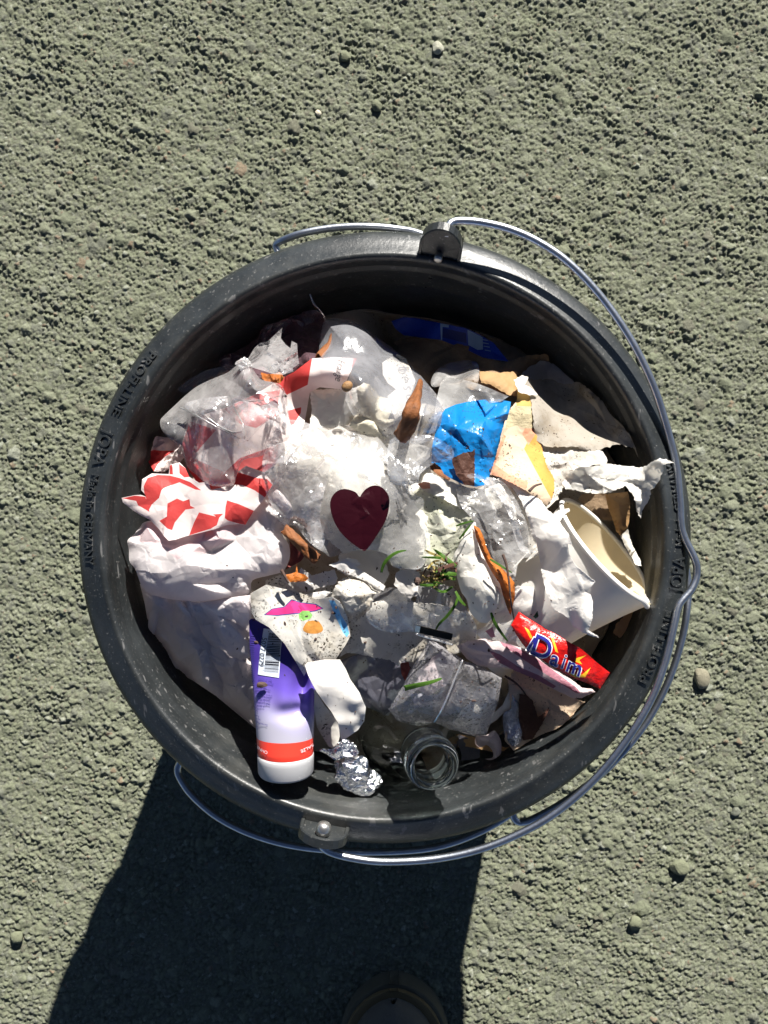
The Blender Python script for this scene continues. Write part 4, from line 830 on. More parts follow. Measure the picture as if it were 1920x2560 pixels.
# ---- brown leaves left of heart
sheet('dry_leaf', c5((140, 540), (200, 560), (270, 700), (240, 740), (170, 780), (110, 810), (150, 720), (150, 620)), M['leaf_r'], dz=.012, cr=(.002, .001), sc=(30, 14), label='dark red leaf behind the rolled leaf beside the white bag', cat='leaf')
rolled([(712, 1322, .022), (735, 1345, .023), (765, 1372, .022), (792, 1400, .020)], lambda t: 11 + 2 * t, M['leaf'], 'dry_leaf', 'brown leaf rolled like a tube between the white bag and the clear film', seed=12, arc=5.6)
ol = sheet('dry_leaf', c5((105, 850), (150, 845), (195, 830), (205, 760), (215, 835), (270, 850), (302, 880), (280, 905), (210, 912), (150, 915)), M['leaf_o'], dz=.024, cr=(.0015, .0006), sc=(30, 12), label='bright orange leaf with a pointed stem on soiled paper above the pink print', cat='leaf')
stick([(704, 1425, .025), (712, 1440, .026), (722, 1458, .026)], .0009, M['twig'], 'twig', None, 'short brown twig leaning on the bright orange leaf', 'twig')
# ---------------------------------------------------------------- right side
sheet('clear_film', [(1140, 1200), (1185, 1190), (1250, 1200), (1285, 1240), (1310, 1290), (1340, 1350), (1342, 1390), (1300, 1400), (1280, 1460), (1230, 1430), (1200, 1360), (1180, 1300), (1150, 1260)], M['film_m'], dz=.016, cr=(.004, .0016), sc=(50, 18), thick=0, smooth=True, label='crinkled clear film with olive bits between the blue plastic and the cup', cat='plastic film')
sheet('clear_strip', c6((105, 20), (160, 12), (230, 40), (300, 90), (370, 170), (430, 270), (470, 400), (510, 520), (580, 545), (560, 560), (480, 550), (430, 440), (390, 290), (330, 190), (250, 100), (170, 40), (125, 45)), M['film_m'], dz=.032, cr=(.002, .001), sc=(30, 14), thick=0, smooth=True, label='curling strip of clear film hooking down from the blue plastic towards the cup', cat='plastic film')
sheet('paper_tissue', c6((240, 900), (420, 790), (640, 800), (640, 900), (600, 960), (540, 1010), (440, 1010), (350, 1060), (300, 1040)), M['white'], dz=.014, cr=(.003, .001), torn=3, group=None, label='pale scalloped paper behind the dark twig above the red wrapper', cat='paper')
o = sheet('green_print', c6((560, 1000), (590, 960), (625, 930), (605, 905), (635, 870), (630, 830), (672, 820), (672, 1095), (640, 1075), (600, 1050)), M['green'], dz=.017, cr=(.001, .0004), torn=1.5, label='dark green print with a jagged edge between the red wrapper and the cup', cat='print')
# cup
def cup():
    a = thing('paper_cup', 'white paper cup lying on its side with its mouth to the upper right', 'cup', tuple(W(1450, 1480, -.03)))
    mc = W(1513, 1372, -.006); ax = Vector((.74 * math.cos(.36), .68 * math.cos(.36), math.sin(.36))).normalized()   # towards the mouth
    s1 = Vector((.68, -.74, 0)).normalized(); s2 = ax.cross(s1).normalized()
    if s2.z < 0: s2 = -s2
    RM, RB, L = .0320, .0215, .083; n = 96
    def ring(t, r, off=0.):
        out = []
        for i in range(n):
            g = 2 * PI * i / n; R = r
            k = math.exp(-((g if g < PI else g - 2 * PI) / .30) ** 2)         # pinched lip at the lower right
            R = r * (1 + .10 * k * max(0, 1 - t * 2.2)) * (1 + .01 * math.sin(3 * g + 1) * (1 - t))
            sq = 1 - .10 * max(0, 1 - t * 1.5)
            out.append(mc - ax * (L * t + off) + s1 * math.cos(g) * R + s2 * math.sin(g) * R * sq + ax * (-.004 * k * max(0, 1 - t * 3)))
        return out
    def body(name, rings, mat, par):
        v = []; f = []
        for rr in rings: v += rr
        for s in range(len(rings) - 1):
            for i in range(n): f.append((s * n + i, s * n + (i + 1) % n, (s + 1) * n + (i + 1) % n, (s + 1) * n + i))
        return link(name, mesh(v, f, mat), par)
    ts = [i / 16 for i in range(17)]
    body('cup_wall', [ring(t, RM + (RB - RM) * t) for t in ts], M['cup'], a)
    body('cup_lining', [ring(t, RM + (RB - RM) * t - .0005) for t in ts] + [ring(1, .0005)], M['cup_in'], a)
    rings = []
    for k in range(9):
        th = 2 * PI * k / 8; rings.append(ring(0, RM + .0004 + .0013 * math.cos(th), .0013 * math.sin(th)))
    body('rolled_lip', rings, M['cup'], a)
    body('cup_base', [ring(1.0, RB), ring(1.0, .0004)], M['cup'], a)
    # creased lip tip folded over
    tip = mc + s1 * (RM * 1.10) - ax * .003
    P = [tip + s1 * .0015, tip - s1 * .011 + ax * .0006 + s2 * .009, tip - s1 * .013 - ax * .010 - s2 * .001, tip - s1 * .002 - ax * .006 - s2 * .003]
    q = mesh([P[0] + ax * .0012, P[1] + ax * .0012, P[1] - s1 * .004 - ax * .006, P[2], P[3]], [(0, 1, 2), (0, 2, 3), (0, 3, 4)], M['cup_in'], False)
    link('folded_tip', q, a)
    # seam
cup()
# orange brown leaf, petal tissue, twig
sheet('white_petal', c6((155, 345), (172, 400), (190, 470), (215, 560), (240, 620), (290, 700), (350, 820), (340, 870), (312, 930), (262, 1030), (200, 1040), (150, 1000), (118, 950), (100, 880), (60, 820), (30, 700), (10, 590), (45, 510), (90, 430)), M['tissue'], dz=.022, cr=(.0022, .0008), sc=(60, 20), bulge=(.005, 20), curl=(.002, 8), smooth=True, aniso=(1.1, 2.5), label='petal shaped white tissue right of the grass tuft', cat='tissue')
sheet('dry_leaf', c6((148, 365), (190, 390), (215, 440), (235, 510), (270, 590), (330, 650), (400, 720), (435, 770), (435, 860), (420, 930), (405, 990), (380, 940), (355, 860), (330, 770), (280, 700), (230, 610), (195, 530), (165, 450)), M['leaf_o'], dz=.026, cr=(.003, .0008), sc=(40, 14), bulge=(.003, 8), aniso=(1.1, 2.4), label='long orange brown leaf lying along the right edge of the petal shaped tissue', cat='leaf')
stick([(1257, 1386, .034), (1266, 1412, .034), (1272, 1450, .034), (1277, 1500, .034), (1285, 1548, .030)], .0007, M['twig'], 'twig', None, 'thin dark twig crossing the orange brown leaf', 'twig')
sheet('folded_paper', c6((300, 50), (340, 40), (430, 78), (520, 130), (620, 200), (662, 262), (700, 290), (735, 265), (810, 250), (815, 268), (770, 300), (745, 345), (805, 430), (830, 500), (800, 500), (810, 560), (850, 640), (990, 760), (930, 832), (960, 850), (975, 900), (972, 1010), (945, 1095), (1010, 1135), (1015, 1148), (980, 1140), (905, 1112), (832, 1060), (800, 1005), (712, 955), (690, 925), (680, 890), (655, 840), (620, 700), (598, 560), (575, 460), (550, 440), (530, 330), (480, 200), (420, 115)), M['white'], z=[(1253, 1200, .010), (1318, 1240, .012), (1360, 1280, .016), (1415, 1280, .010), (1420, 1350, .026), (1480, 1450, .026), (1380, 1500, .020), (1340, 1400, .012), (1470, 1540, .026), (1490, 1592, .024), (1420, 1560, .018)], cr=(.0028, .0009), sc=(70, 22), curl=(.0015, 8), torn=1., label='long creased white paper draped over the left of the cup', cat='paper')
sheet('folded_paper', c6((340, 60), (420, 120), (480, 210), (530, 330), (555, 450), (590, 530), (560, 560), (500, 540), (450, 440), (420, 300), (360, 160)), M['tissue'], dz=.010, cr=(.002, .001), label='shaded inner side of the long paper left of the cup', cat='paper')
# tan scrap behind cup
sheet('paper_scrap', c6((1275, 930), (1280, 990), (1240, 1060), (1210, 1120), (1160, 1145), (1115, 1115), (1130, 1060), (1200, 990)), M['tan'], dz=.000, cr=(.002, .001), torn=1.5, label='pale tan scrap in shade under the lower right side of the cup', cat='paper')
# red sweet wrapper
o = sheet('sweet_wrapper', c6((462, 965), (520, 1005), (600, 1055), (750, 1140), (900, 1228), (1000, 1315), (1092, 1388), (1060, 1440), (1022, 1500), (940, 1462), (858, 1432), (770, 1390), (690, 1335), (600, 1285), (530, 1240), (480, 1180), (440, 1120), (408, 1060), (432, 1015)), M['daimred'], z=[(1296, 1540, .012), (1400, 1630, .014), (1500, 1700, .006), (1300, 1600, .014), (1450, 1690, .012)], cr=(.0018, .0005), sc=(50, 20), curl=(.002, 8), bulge=(.0012, 18), thick=.0003,
      label='red glossy sweet wrapper with dark blue lettering below the cup', cat='wrapper',
      paint=[(M['yellow'], c6((500, 1070), (530, 1090), (560, 1150), (540, 1150))), (M['yellow'], c6((680, 1130), (700, 1140), (735, 1250), (715, 1240))), (M['yellow'], c6((850, 1290), (930, 1265), (880, 1300), (900, 1330), (850, 1310))), (M['yellow'], c6((800, 1390), (900, 1400), (960, 1350), (920, 1420), (850, 1420)))])
zf_ = o_z[o.name]
for ch, x, y, s in (('D', 625, 1222, 80), ('a', 716, 1296, 58), ('i', 778, 1316, 60), ('m', 852, 1352, 58)):
    px, py = c6((x, y))[0]
    decal_text(ch, px, py, .42, s * .93, zf_, M['logo_white'], o, lift=.0008, bold=.04 if ch != 'i' else .02, shear=-.1)
    decal_text(ch, px, py, .42, s * .93, zf_, M['logo'], o, lift=.0013, bold=.008 if ch != 'i' else -.004, shear=-.1)
decal_text('I', *c6((545, 1195))[0], .55, 52, zf_, M['logo_white'], o, lift=.0008, bold=.055)
decal_text('I', *c6((545, 1195))[0], .55, 52, zf_, M['logo'], o, lift=.0013, bold=.012)
# pinkish striped bag strip
o = sheet('striped_bag', c6((30, 1200), (120, 1165), (230, 1150), (330, 1172), (430, 1200), (540, 1232), (650, 1320), (800, 1415), (900, 1492), (965, 1498), (992, 1520), (930, 1545), (900, 1562), (840, 1566), (700, 1500), (590, 1440), (500, 1400), (380, 1352), (250, 1352), (180, 1340), (100, 1290)), M['pink_bag'], dz=.016, cr=(.003, .0009), sc=(60, 20), aniso=(.5, 3.), curl=(.002, 8), bulge=(.004, 14), torn=.6,
      paint=[(M['mauve'], c6((330, 1172), (400, 1190), (560, 1270), (700, 1370), (860, 1490), (890, 1530), (860, 1530), (700, 1430), (560, 1340), (440, 1260), (350, 1200))), (M['mauve'], c6((250, 1230), (330, 1260), (450, 1340), (600, 1405), (720, 1480), (700, 1496), (580, 1435), (440, 1375), (330, 1320)))],
      label='twisted translucent bag with mauve stripes running below the red wrapper', cat='plastic bag')
sheet('striped_film', c6((150, 1100), (260, 1050), (400, 1040), (450, 1110), (500, 1190), (520, 1225), (400, 1200), (300, 1160), (200, 1150)), M['film_m'], dz=.020, cr=(.003, .001), thick=0, paint=[(M['mauve'], c6((230, 1100), (280, 1070), (300, 1140), (270, 1145)))], label='thin film with a faint red print touching the left end of the red wrapper', cat='plastic film')
# soiled paper lower right + leaf + foil
sheet('soiled_paper', [(1285, 1672), (1345, 1695), (1392, 1722), (1450, 1752), (1470, 1760), (1455, 1800), (1405, 1838), (1340, 1866), (1285, 1880), (1262, 1850), (1275, 1760), (1270, 1700)], M['peach'], dz=.008, cr=(.003, .001), sc=(50, 20), torn=1.5, label='yellowish soiled paper at the lower right wall under the mauve striped bag', cat='paper')
sheet('dry_leaf', k2((1390, 850), (1440, 850), (1500, 900), (1540, 1040), (1600, 1000), (1640, 950), (1620, 1010), (1560, 1120), (1500, 1220), (1420, 1230), (1380, 1150)), M['leaf_d'], dz=.010, cr=(.002, .001), torn=1, label='dark brown leaf on the yellowish paper at the lower right', cat='leaf')
stick([(1262, 1690, .010), (1290, 1708, .012), (1310, 1730, .010), (1318, 1745, .008)], .0006, M['twig'], 'twig', None, 'curved dark stem above the dark brown leaf at the lower right', 'twig')
sheet('white_scrap', k2((1160, 1020), (1250, 940), (1300, 830), (1318, 900), (1320, 980), (1250, 1010), (1200, 1060), (1140, 1100), (1120, 1080)), M['white'], dz=.004, cr=(.002, .001), label='pale blue white scrap left of the embossed foil', cat='paper')
sheet('foil_piece', k2((1312, 820), (1360, 860), (1400, 930), (1420, 1060), (1422, 1160), (1405, 1230), (1370, 1275), (1330, 1278), (1290, 1230), (1262, 1170), (1250, 1060), (1262, 1000), (1320, 960)), M['foil_s'], dz=.008, cr=(.002, .0012), sc=(18, 8), bulge=(.003, 10), smooth=True, step=3, thick=.0003, label='narrow embossed silver foil piece beside the dark brown leaf', cat='foil')
sheet('white_plastic', k2((1040, 1180), (1110, 1190), (1180, 1150), (1230, 1220), (1240, 1300), (1225, 1380), (1190, 1450), (1150, 1450), (1120, 1410), (1160, 1390), (1170, 1330), (1120, 1270), (1060, 1290), (1020, 1250)), M['pink_bag'], dz=.004, cr=(.003, .001), sc=(30, 14), smooth=True, bulge=(.003, 10), label='curled mauve white plastic tongue hanging right of the bottle', cat='plastic')
sheet('paper_scrap', k2((860, 1180), (1000, 1200), (1060, 1230), (1280, 1290), (1340, 1285), (1300, 1310), (1180, 1330), (1050, 1300), (900, 1270)), M['tan'], dz=-.002, cr=(.003, .001), torn=1, label='tan paper fold under the wet clear plastic right of the bottle neck', cat='paper')
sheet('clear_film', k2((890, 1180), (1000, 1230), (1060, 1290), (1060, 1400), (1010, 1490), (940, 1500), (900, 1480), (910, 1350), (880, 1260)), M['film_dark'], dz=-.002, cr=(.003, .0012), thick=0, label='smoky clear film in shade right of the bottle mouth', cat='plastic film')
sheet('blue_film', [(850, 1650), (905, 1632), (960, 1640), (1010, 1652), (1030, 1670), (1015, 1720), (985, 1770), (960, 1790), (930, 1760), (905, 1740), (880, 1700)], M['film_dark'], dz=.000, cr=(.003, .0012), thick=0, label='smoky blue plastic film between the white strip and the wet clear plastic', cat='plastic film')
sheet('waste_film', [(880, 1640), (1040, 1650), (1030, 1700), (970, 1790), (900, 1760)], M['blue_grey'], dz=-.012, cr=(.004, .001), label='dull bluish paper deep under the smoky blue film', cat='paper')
sheet('leaf_piece', k2((400, 590), (470, 580), (480, 640), (440, 740), (410, 680)), M['leaf_r'], dz=.004, cr=(.002, .001), label='small dark red leaf at the edge of the smoky blue film', cat='leaf')
# wet clear plastic pack
wp = thing('clear_pack', 'creased clear plastic packet wet with drops beside the bottle mouth', 'plastic pack', tuple(W(1110, 1720, -.02)))
sheet('pack_left', k2((640, 400), (700, 420), (900, 545), (918, 565), (800, 850), (680, 1082), (590, 1110), (500, 1105), (370, 1065), (305, 972), (420, 780), (520, 590)), M['film_wet'], dz=.020, cr=(.0022, .001), sc=(80, 18), thick=0, parent=wp, bulge=(.004, 12))
sheet('pack_right', k2((918, 568), (1060, 610), (1245, 716), (1215, 900), (1160, 1050), (1110, 1192), (1000, 1190), (820, 1140), (682, 1084), (800, 850)), M['film_wet'], dz=.020, cr=(.0022, .001), sc=(80, 18), thick=0, parent=wp, bulge=(.004, 12))
sheet('pack_lining', k2((560, 640), (760, 470), (880, 560), (800, 760), (640, 860), (520, 800)), M['pink_bag'], dz=.010, cr=(.002, .001), torn=1.5, parent=wp)
sheet('pack_lining', k2((820, 1110), (900, 1000), (980, 900), (1040, 780), (1200, 800), (1180, 960), (1100, 1180), (1000, 1180)), M['tissue'], dz=.006, cr=(.002, .001), torn=1.5, parent=wp)
sheet('pack_lining', k2((470, 840), (700, 850), (900, 720), (960, 860), (860, 1000), (700, 1040), (560, 1000)), M['blue_grey'], dz=.002, cr=(.003, .001), torn=2, parent=wp)
def seam(pts, r, par):
    P = np.array(pts, float); h = heap(P[:, 0], P[:, 1]) + P[:, 2]; return link('seam', sweep([Vector(q) for q in place(P[:, 0], P[:, 1], h)], r, 8, 5, M['film_m']), par)
seam([(x, y, .027) for x, y in k2((918, 566), (860, 700), (800, 850), (740, 980), (680, 1080))], .0005, wp)
seam([(x, y, .024) for x, y in k2((530, 345), (640, 380), (740, 405), (835, 435))], .0006, wp)
# grass
g = 'green grass blades scattered on the litter'
ribbon([(1010, 1721, .034), (1040, 1714, .036), (1075, 1706, .037), (1105, 1696, .036)], 13, M['grass'], 'grass_sprig', label='short bright green grass blade lying on the wet clear packet', cat='grass', prof=lambda t: (1 - t) ** .5 * .9 + .1)
ribbon([(953, 1432, .024), (960, 1410, .026), (975, 1392, .027), (995, 1380, .027), (1016, 1376, .026)], 7, M['grass'], 'grass_sprig', label='green grass blade bent in an arc just right of the heart\'s point', cat='grass')
ribbon([(1147, 1488, .026), (1138, 1512, .027), (1118, 1540, .027), (1098, 1560, .027), (1085, 1584, .026)], 6, M['grass'], 'grass_sprig', label='thin green grass blade reaching down to the black strip', cat='grass')
ribbon([(1139, 1478, .028), (1150, 1500, .030), (1165, 1515, .030)], 6, M['grass'], 'grass_sprig', label='short dark grass blade tucked under the petal shaped tissue', cat='grass')
ribbon([(1228, 1532, .024), (1236, 1555, .026), (1252, 1580, .026), (1270, 1604, .024)], 7, M['grass'], 'grass_sprig', label='curved green grass blade left of the red wrapper', cat='grass')
ribbon([(1140, 1315, .026), (1160, 1308, .027), (1185, 1302, .027)], 3, M['grass'], 'grass_sprig', label='fine green grass blade at the tip of the pale greenish tissue', cat='grass')
ribbon([(1148, 1348, .028), (1162, 1330, .029), (1178, 1310, .029)], 3, M['grass'], 'grass_sprig', label='fine slanting grass blade above the petal shaped tissue', cat='grass')
ribbon([(1225, 1398, .034), (1248, 1412, .034), (1280, 1432, .034)], 4, M['grass'], 'grass_sprig', label='thin green blade crossing the orange brown leaf', cat='grass')
tf = thing('grass_tuft', 'uprooted green grass tuft with tangled pale roots left of the petal shaped tissue', 'grass tuft', tuple(W(1105, 1420, .015)))
rg = random.Random(9)
for pts, w, m in (([(1141, 1416), (1120, 1400), (1100, 1385), (1086, 1374)], 9, 'grass'), ([(1128, 1412), (1108, 1398), (1090, 1394), (1054, 1393)], 6, 'grass'), ([(1112, 1404), (1098, 1392), (1076, 1382), (1063, 1375)], 5, 'straw'),
                  ([(1141, 1436), (1120, 1434), (1100, 1434)], 9, 'grass'), ([(1139, 1448), (1115, 1444), (1092, 1440)], 7, 'grass'), ([(1048, 1463), (1070, 1463), (1095, 1462)], 5, 'grass'), ([(1130, 1468), (1115, 1478), (1100, 1478), (1080, 1466)], 5, 'grass'),
                  ([(1145, 1408), (1118, 1416), (1095, 1426), (1082, 1438)], 8, 'leaf_d'), ([(1050, 1457), (1080, 1450), (1095, 1440), (1092, 1441)], 4, 'straw'), ([(1092, 1447), (1100, 1452), (1085, 1468)], 5, 'straw'), ([(1070, 1420), (1085, 1404), (1100, 1402)], 4, 'straw'),
                  ([(1072, 1452), (1088, 1458), (1094, 1468)], 5, 'straw')):
    ribbon([(x, y, rg.uniform(.022, .030)) for x, y in pts], w, M[m], 'blade', parent=tf)
for k in range(46):
    x, y = rg.gauss(1098, 18), rg.gauss(1430, 17); a = rg.uniform(0, 2 * PI); L = rg.uniform(10, 26); b = a + rg.uniform(-1, 1)
    ribbon([(x, y, rg.uniform(.018, .028)), (x + L * .5 * math.cos(a), y + L * .5 * math.sin(a), rg.uniform(.020, .030)), (x + L * math.cos(b), y + L * math.sin(b), rg.uniform(.016, .026))], rg.uniform(1.6, 3.2), M[rg.choice(['straw', 'leaf_d', 'grass', 'straw', 'twig'])], 'root', parent=tf, sub=3)
foldball(1044, 1454, float(heap(1044, 1454)) + .020, .0022, (1, 1.2, .8), M['twig'], 'soil_clump', tf, 3, sub=3)
# ---------------------------------------------------------------- tube
def tube():
    a = thing('tube', 'squeezed purple and white plastic tube with a red band and white cap', 'tube', tuple(W(710, 1720, -.02)))
    pts = [(712, 1548, .000), (708, 1620, .000), (710, 1700, -.001), (712, 1795, -.003), (714, 1884, -.006)]
    P = [W(*p) for p in pts]; cum = [0]
    for i in range(1, 5): cum.append(cum[-1] + (P[i] - P[i - 1]).length)
    Lt = cum[-1]
    def cen(s):
        d = s * Lt; X = [np.interp(d, cum, [p[k] for p in P]) for k in range(3)]; return Vector(X)
    ax = (P[-1] - P[0]).normalized(); sd = Vector((1, 0, 0)); sd = (sd - ax * sd.dot(ax)).normalized(); up = sd.cross(ax); up = up if up.z > 0 else -up
    def pos(s, g, off=0.):     # g: angle from the top, + to the right; off: outward
        t = s ** .8; w = .0180 * (1 - t) + .0139 * t; th_ = s ** 1.25; h = .0009 * (1 - th_) + .0134 * min(1, th_ * 1.04)
        x = math.sin(g) * w; z = math.cos(g) * h
        # squeeze dents
        dent = .0062 * math.exp(-((s - .47) / .13) ** 2 - ((g - .62) / .30) ** 2) + .0052 * math.exp(-((s - .66) / .06) ** 2 - ((g - .40) / .5) ** 2) - .0016 * math.exp(-((s - .55) / .16) ** 2 - ((g - .05) / .28) ** 2)
        return cen(s) + sd * x * (1 + off / w) + up * (z - dent + off * math.cos(g) + off * .3)
    n, m_ = 80, 120; v = []; f = []; fm = []
    for i in range(m_ + 1):
        for j in range(n): v.append(pos(i / m_, -PI + 2 * PI * j / n))
    for i in range(m_):
        for j in range(n):
            f.append((i * n + j, i * n + (j + 1) % n, (i + 1) * n + (j + 1) % n, (i + 1) * n + j)); fm.append(1 if i >= m_ * .862 else 0)
    m, nt, b, out = newmat('tube_print'); at = N(nt, 'ShaderNodeAttribute', attribute_name='along').outputs['Fac']; ac = N(nt, 'ShaderNodeAttribute', attribute_name='across').outputs['Fac']
    ad = N(nt, 'ShaderNodeMath', operation='MULTIPLY_ADD'); nt.links.new(ac, ad.inputs[0]); ad.inputs[1].default_value = .10; nt.links.new(at, ad.inputs[2])
    r = nt.nodes.new('ShaderNodeValToRGB'); nt.links.new(ad.outputs[0], r.inputs[0]); e = r.color_ramp.elements; e[0].position = .24; e[0].color = (.045, .025, .20, 1); e[1].position = .76; e[1].color = (.37, .36, .44, 1)
    q = e.new(.44); q.color = (.12, .075, .42, 1); q = e.new(.56); q.color = (.22, .17, .48, 1); q = e.new(.65); q.color = (.35, .33, .50, 1)
    nt.links.new(r.outputs[0], b.inputs['Base Color']); b.inputs['Roughness'].default_value = .28
    me = mesh(v, f, [m, M['bandred']], True, fm)
    t_ = me.attributes.new('along', 'FLOAT', 'POINT'); t_.data.foreach_set('value', np.repeat(np.arange(m_ + 1) / m_, n).astype(np.float32))
    t_ = me.attributes.new('across', 'FLOAT', 'POINT'); t_.data.foreach_set('value', np.tile(-np.abs(np.sin(-PI + 2 * PI * np.arange(n) / n + .5)), m_ + 1).astype(np.float32))
    tb_ = link('tube_body', me, a)
    def to_sg(px, py):     # photo-plane coordinates on the tube front
        s = (py - 1548) / 336.; t = max(s, 0) ** .8; w = (.0180 * (1 - t) + .0139 * t) * FPX / (CAMD - .004); cx = 711
        return s, math.asin(max(-.995, min(.995, (px - cx) / w)))
    def decal(me2, x, y, ang, size, mat, name, stretch=1., off=.00035):
        ca, sa = math.cos(ang), math.sin(ang)
        for v_ in me2.vertices:
            X_ = v_.co.x * size * stretch; Y_ = -v_.co.y * size; s, g = to_sg(x + X_ * ca - Y_ * sa, y + X_ * sa + Y_ * ca); v_.co = pos(s, g, off)
        me2.materials.clear(); me2.materials.append(mat); return link(name, me2, tb_)
    def quad(x0, y0, x1, y1, x2, y2, x3, y3, mat, name, off=.00025, nx=10, ny=14):
        vv = []; ff = []
        for i in range(ny + 1):
            for j in range(nx + 1):
                u, w = j / nx, i / ny; s, g = to_sg((x0 * (1 - u) + x1 * u) * (1 - w) + (x3 * (1 - u) + x2 * u) * w, (y0 * (1 - u) + y1 * u) * (1 - w) + (y3 * (1 - u) + y2 * u) * w); vv.append(pos(s, g, off))
        for i in range(ny):
            for j in range(nx): ff.append((i * (nx + 1) + j, i * (nx + 1) + j + 1, (i + 1) * (nx + 1) + j + 1, (i + 1) * (nx + 1) + j))
        return link(name, mesh(vv, ff, mat, False), tb_)
    (ax0, ay0), (bx0, by0), (cx0, cy0), (dx0, dy0) = k1((335, 370), (540, 395), (510, 848), (288, 828))
    quad(ax0, ay0, bx0, by0, cx0, cy0, dx0, dy0, M['label'], 'barcode_label')
    rb = random.Random(3); t = 0.
    while t < .88:     # bars, each a thin strip across the label
        w = rb.choice([.008, .008, .013, .02]); y0, y1 = 415 + t * 430, 415 + (t + w) * 430; x0 = 395 - t * 42 - (18 if rb.random() < .12 else 0); x1 = 532 - t * 30
        (p, q), (r1, s1), (t1, u1), (v1, w1) = k1((x0, y0), (x1, y0 + 6), (x1, y1 + 6), (x0, y1)); quad(p, q, r1, s1, t1, u1, v1, w1, M['ink'], 'bar', .0005, 6, 1); t += w + rb.choice([.008, .012, .018])
    px, py = k1((338, 600))[0]; decal(text_mesh('5027 0279', 1., maxlen=.3, spacing=1.0), px, py, PI / 2 + .10, 17, M['ink'], 'digits', .95, .0005)
    # fine print, upside down
    lines = [('Nur im Notfall', 870, 370), ('Hautarzt fragen', 905, 380), ('mit Wasser', 935, 330), ('Hinweis: Creme', 968, 345), ('Creme auf die Haut', 1022, 350), ('gleichen Teilen', 1050, 355), ('Haut gut pflegen', 1082, 345), ('taeglich anwenden', 1112, 335), ('in der Sonne', 1140, 300), ('Haltbar', 1168, 262), ('50 ml', 1190, 262), ('Kuehl', 1245, 276), ('lagern', 1275, 290), ('Dermatologisch', 1312, 320), ('CH', 1355, 280)]
    for s_, y, x in lines:
        px, py = k1((x, y))[0]; decal(text_mesh(s_, 1., maxlen=.8), px, py, PI + .06, 7.2, M['inkblue'], 'fine_print', .8, .0005)
    for k in range(22):
        (px, py), = k1((232 + (k % 2) * 3, 440 + k * 22)); quad(px - 5, py, px + 5, py + .4, px + 5, py + 2.2, px - 5, py + 1.8, M['inkblue'], 'fine_print', .0004, 3, 1)
    px, py = k1((365, 1570))[0]; decal(text_mesh('OHNE A', 1., maxlen=.5), px - 12, py + 0, PI + .20, 11, M['logo_white'], 'band_text', 1.0, .0006)
    px, py = k1((800, 1566))[0]; decal(text_mesh('SALZE', 1., maxlen=.5), px - 5, py, PI - .22, 11, M['logo_white'], 'band_text', .9, .0006)
    # cap
    vv = []; ff = []; n = 64; c0 = cen(1.0); axc = (ax + Vector((0, 0, -.10))).normalized(); up2 = (Vector((0, 0, 1)) - axc * axc.z).normalized(); s2 = axc.cross(up2)
    prof = [(.0115, -.0012), (.0136, -.0010), (.0142, .0), (.0142, .002), (.01405, .0088), (.0135, .0099), (.0120, .0103), (.0004, .0103)]
    for r, d in prof:
        for j in range(n):
            g = 2 * PI * j / n; vv.append(c0 + axc * d + (s2 * math.cos(g) + up2 * math.sin(g)) * r)
    for s in range(len(prof) - 1):
        for j in range(n): ff.append((s * n + j, s * n + (j + 1) % n, (s + 1) * n + (j + 1) % n, (s + 1) * n + j))
    link('cap', mesh(vv, ff, M['capwhite']), a)
tube()
foldball(654, 1712, float(heap(654, 1712)) + .0365, .0026, (1.3, .7, .4), M['twig'], 'dirt_clump', None, 8, sub=3, label='dark crumb of dirt on the left side of the purple tube', cat='dirt')
# ---------------------------------------------------------------- white folded strip right of tube
ws = thing('folded_strip', 'stiff white paper strip folded over on itself between the tube and the bottle', 'paper', tuple(W(850, 1750, -.01)))
sheet('strip_back', k1((800, 985), (860, 1020), (960, 1180), (1060, 1290), (1110, 1400), (1118, 1500), (1080, 1630), (1000, 1600), (950, 1520), (880, 1400), (850, 1200), (855, 1060)), M['white_d'], z=[(800, 1740, .000), (845, 1850, -.012), (820, 1860, -.014)], cr=(.001, .0005), curl=(0, 1), sc=(60, 20), parent=ws)
sheet('strip_front', k1((755, 760), (780, 730), (960, 700), (1120, 700), (1180, 800), (1225, 905), (1320, 1040), (1388, 1195), (1372, 1340), (1305, 1432), (1210, 1500), (1130, 1545), (1118, 1450), (1095, 1350), (1030, 1240), (960, 1150), (880, 1040), (820, 930), (785, 850)), M['white'], z=[(770, 1660, .010), (850, 1655, .008), (800, 1710, .014), (890, 1750, .012), (914, 1770, .009), (905, 1820, .003), (850, 1850, -.004), (848, 1800, .008), (880, 1800, .008)], cr=(.0012, .0004), curl=(0, 1), sc=(90, 30), parent=ws)
# ---------------------------------------------------------------- foil ball
fo = thing('foil_ball', 'crumpled silver foil ball between the tube cap and the bottle', 'foil', tuple(W(885, 1930, -.04)))
foldball(884, 1930, -.020, .0145, (1.0, 1.1, .8), M['foil'], 'foil_lump', fo, 21, sub=6, nf=60, spread=.5, rough=.04, fine=.10)
foldball(918, 1962, -.022, .0095, (1.1, .9, .7), M['foil'], 'foil_lump', fo, 22, sub=5, nf=40, spread=.5, rough=.04, fine=.10)
sheet('foil_edge', k1((890, 1640), (960, 1620), (1030, 1630), (1100, 1560), (1200, 1510), (1290, 1600), (1330, 1660), (1280, 1700), (1150, 1720), (1060, 1740), (980, 1680)), M['foil'], z=[(860, 1870, -.012)], cr=(.005, .002), sc=(22, 9), step=3, thick=.0002, parent=fo)
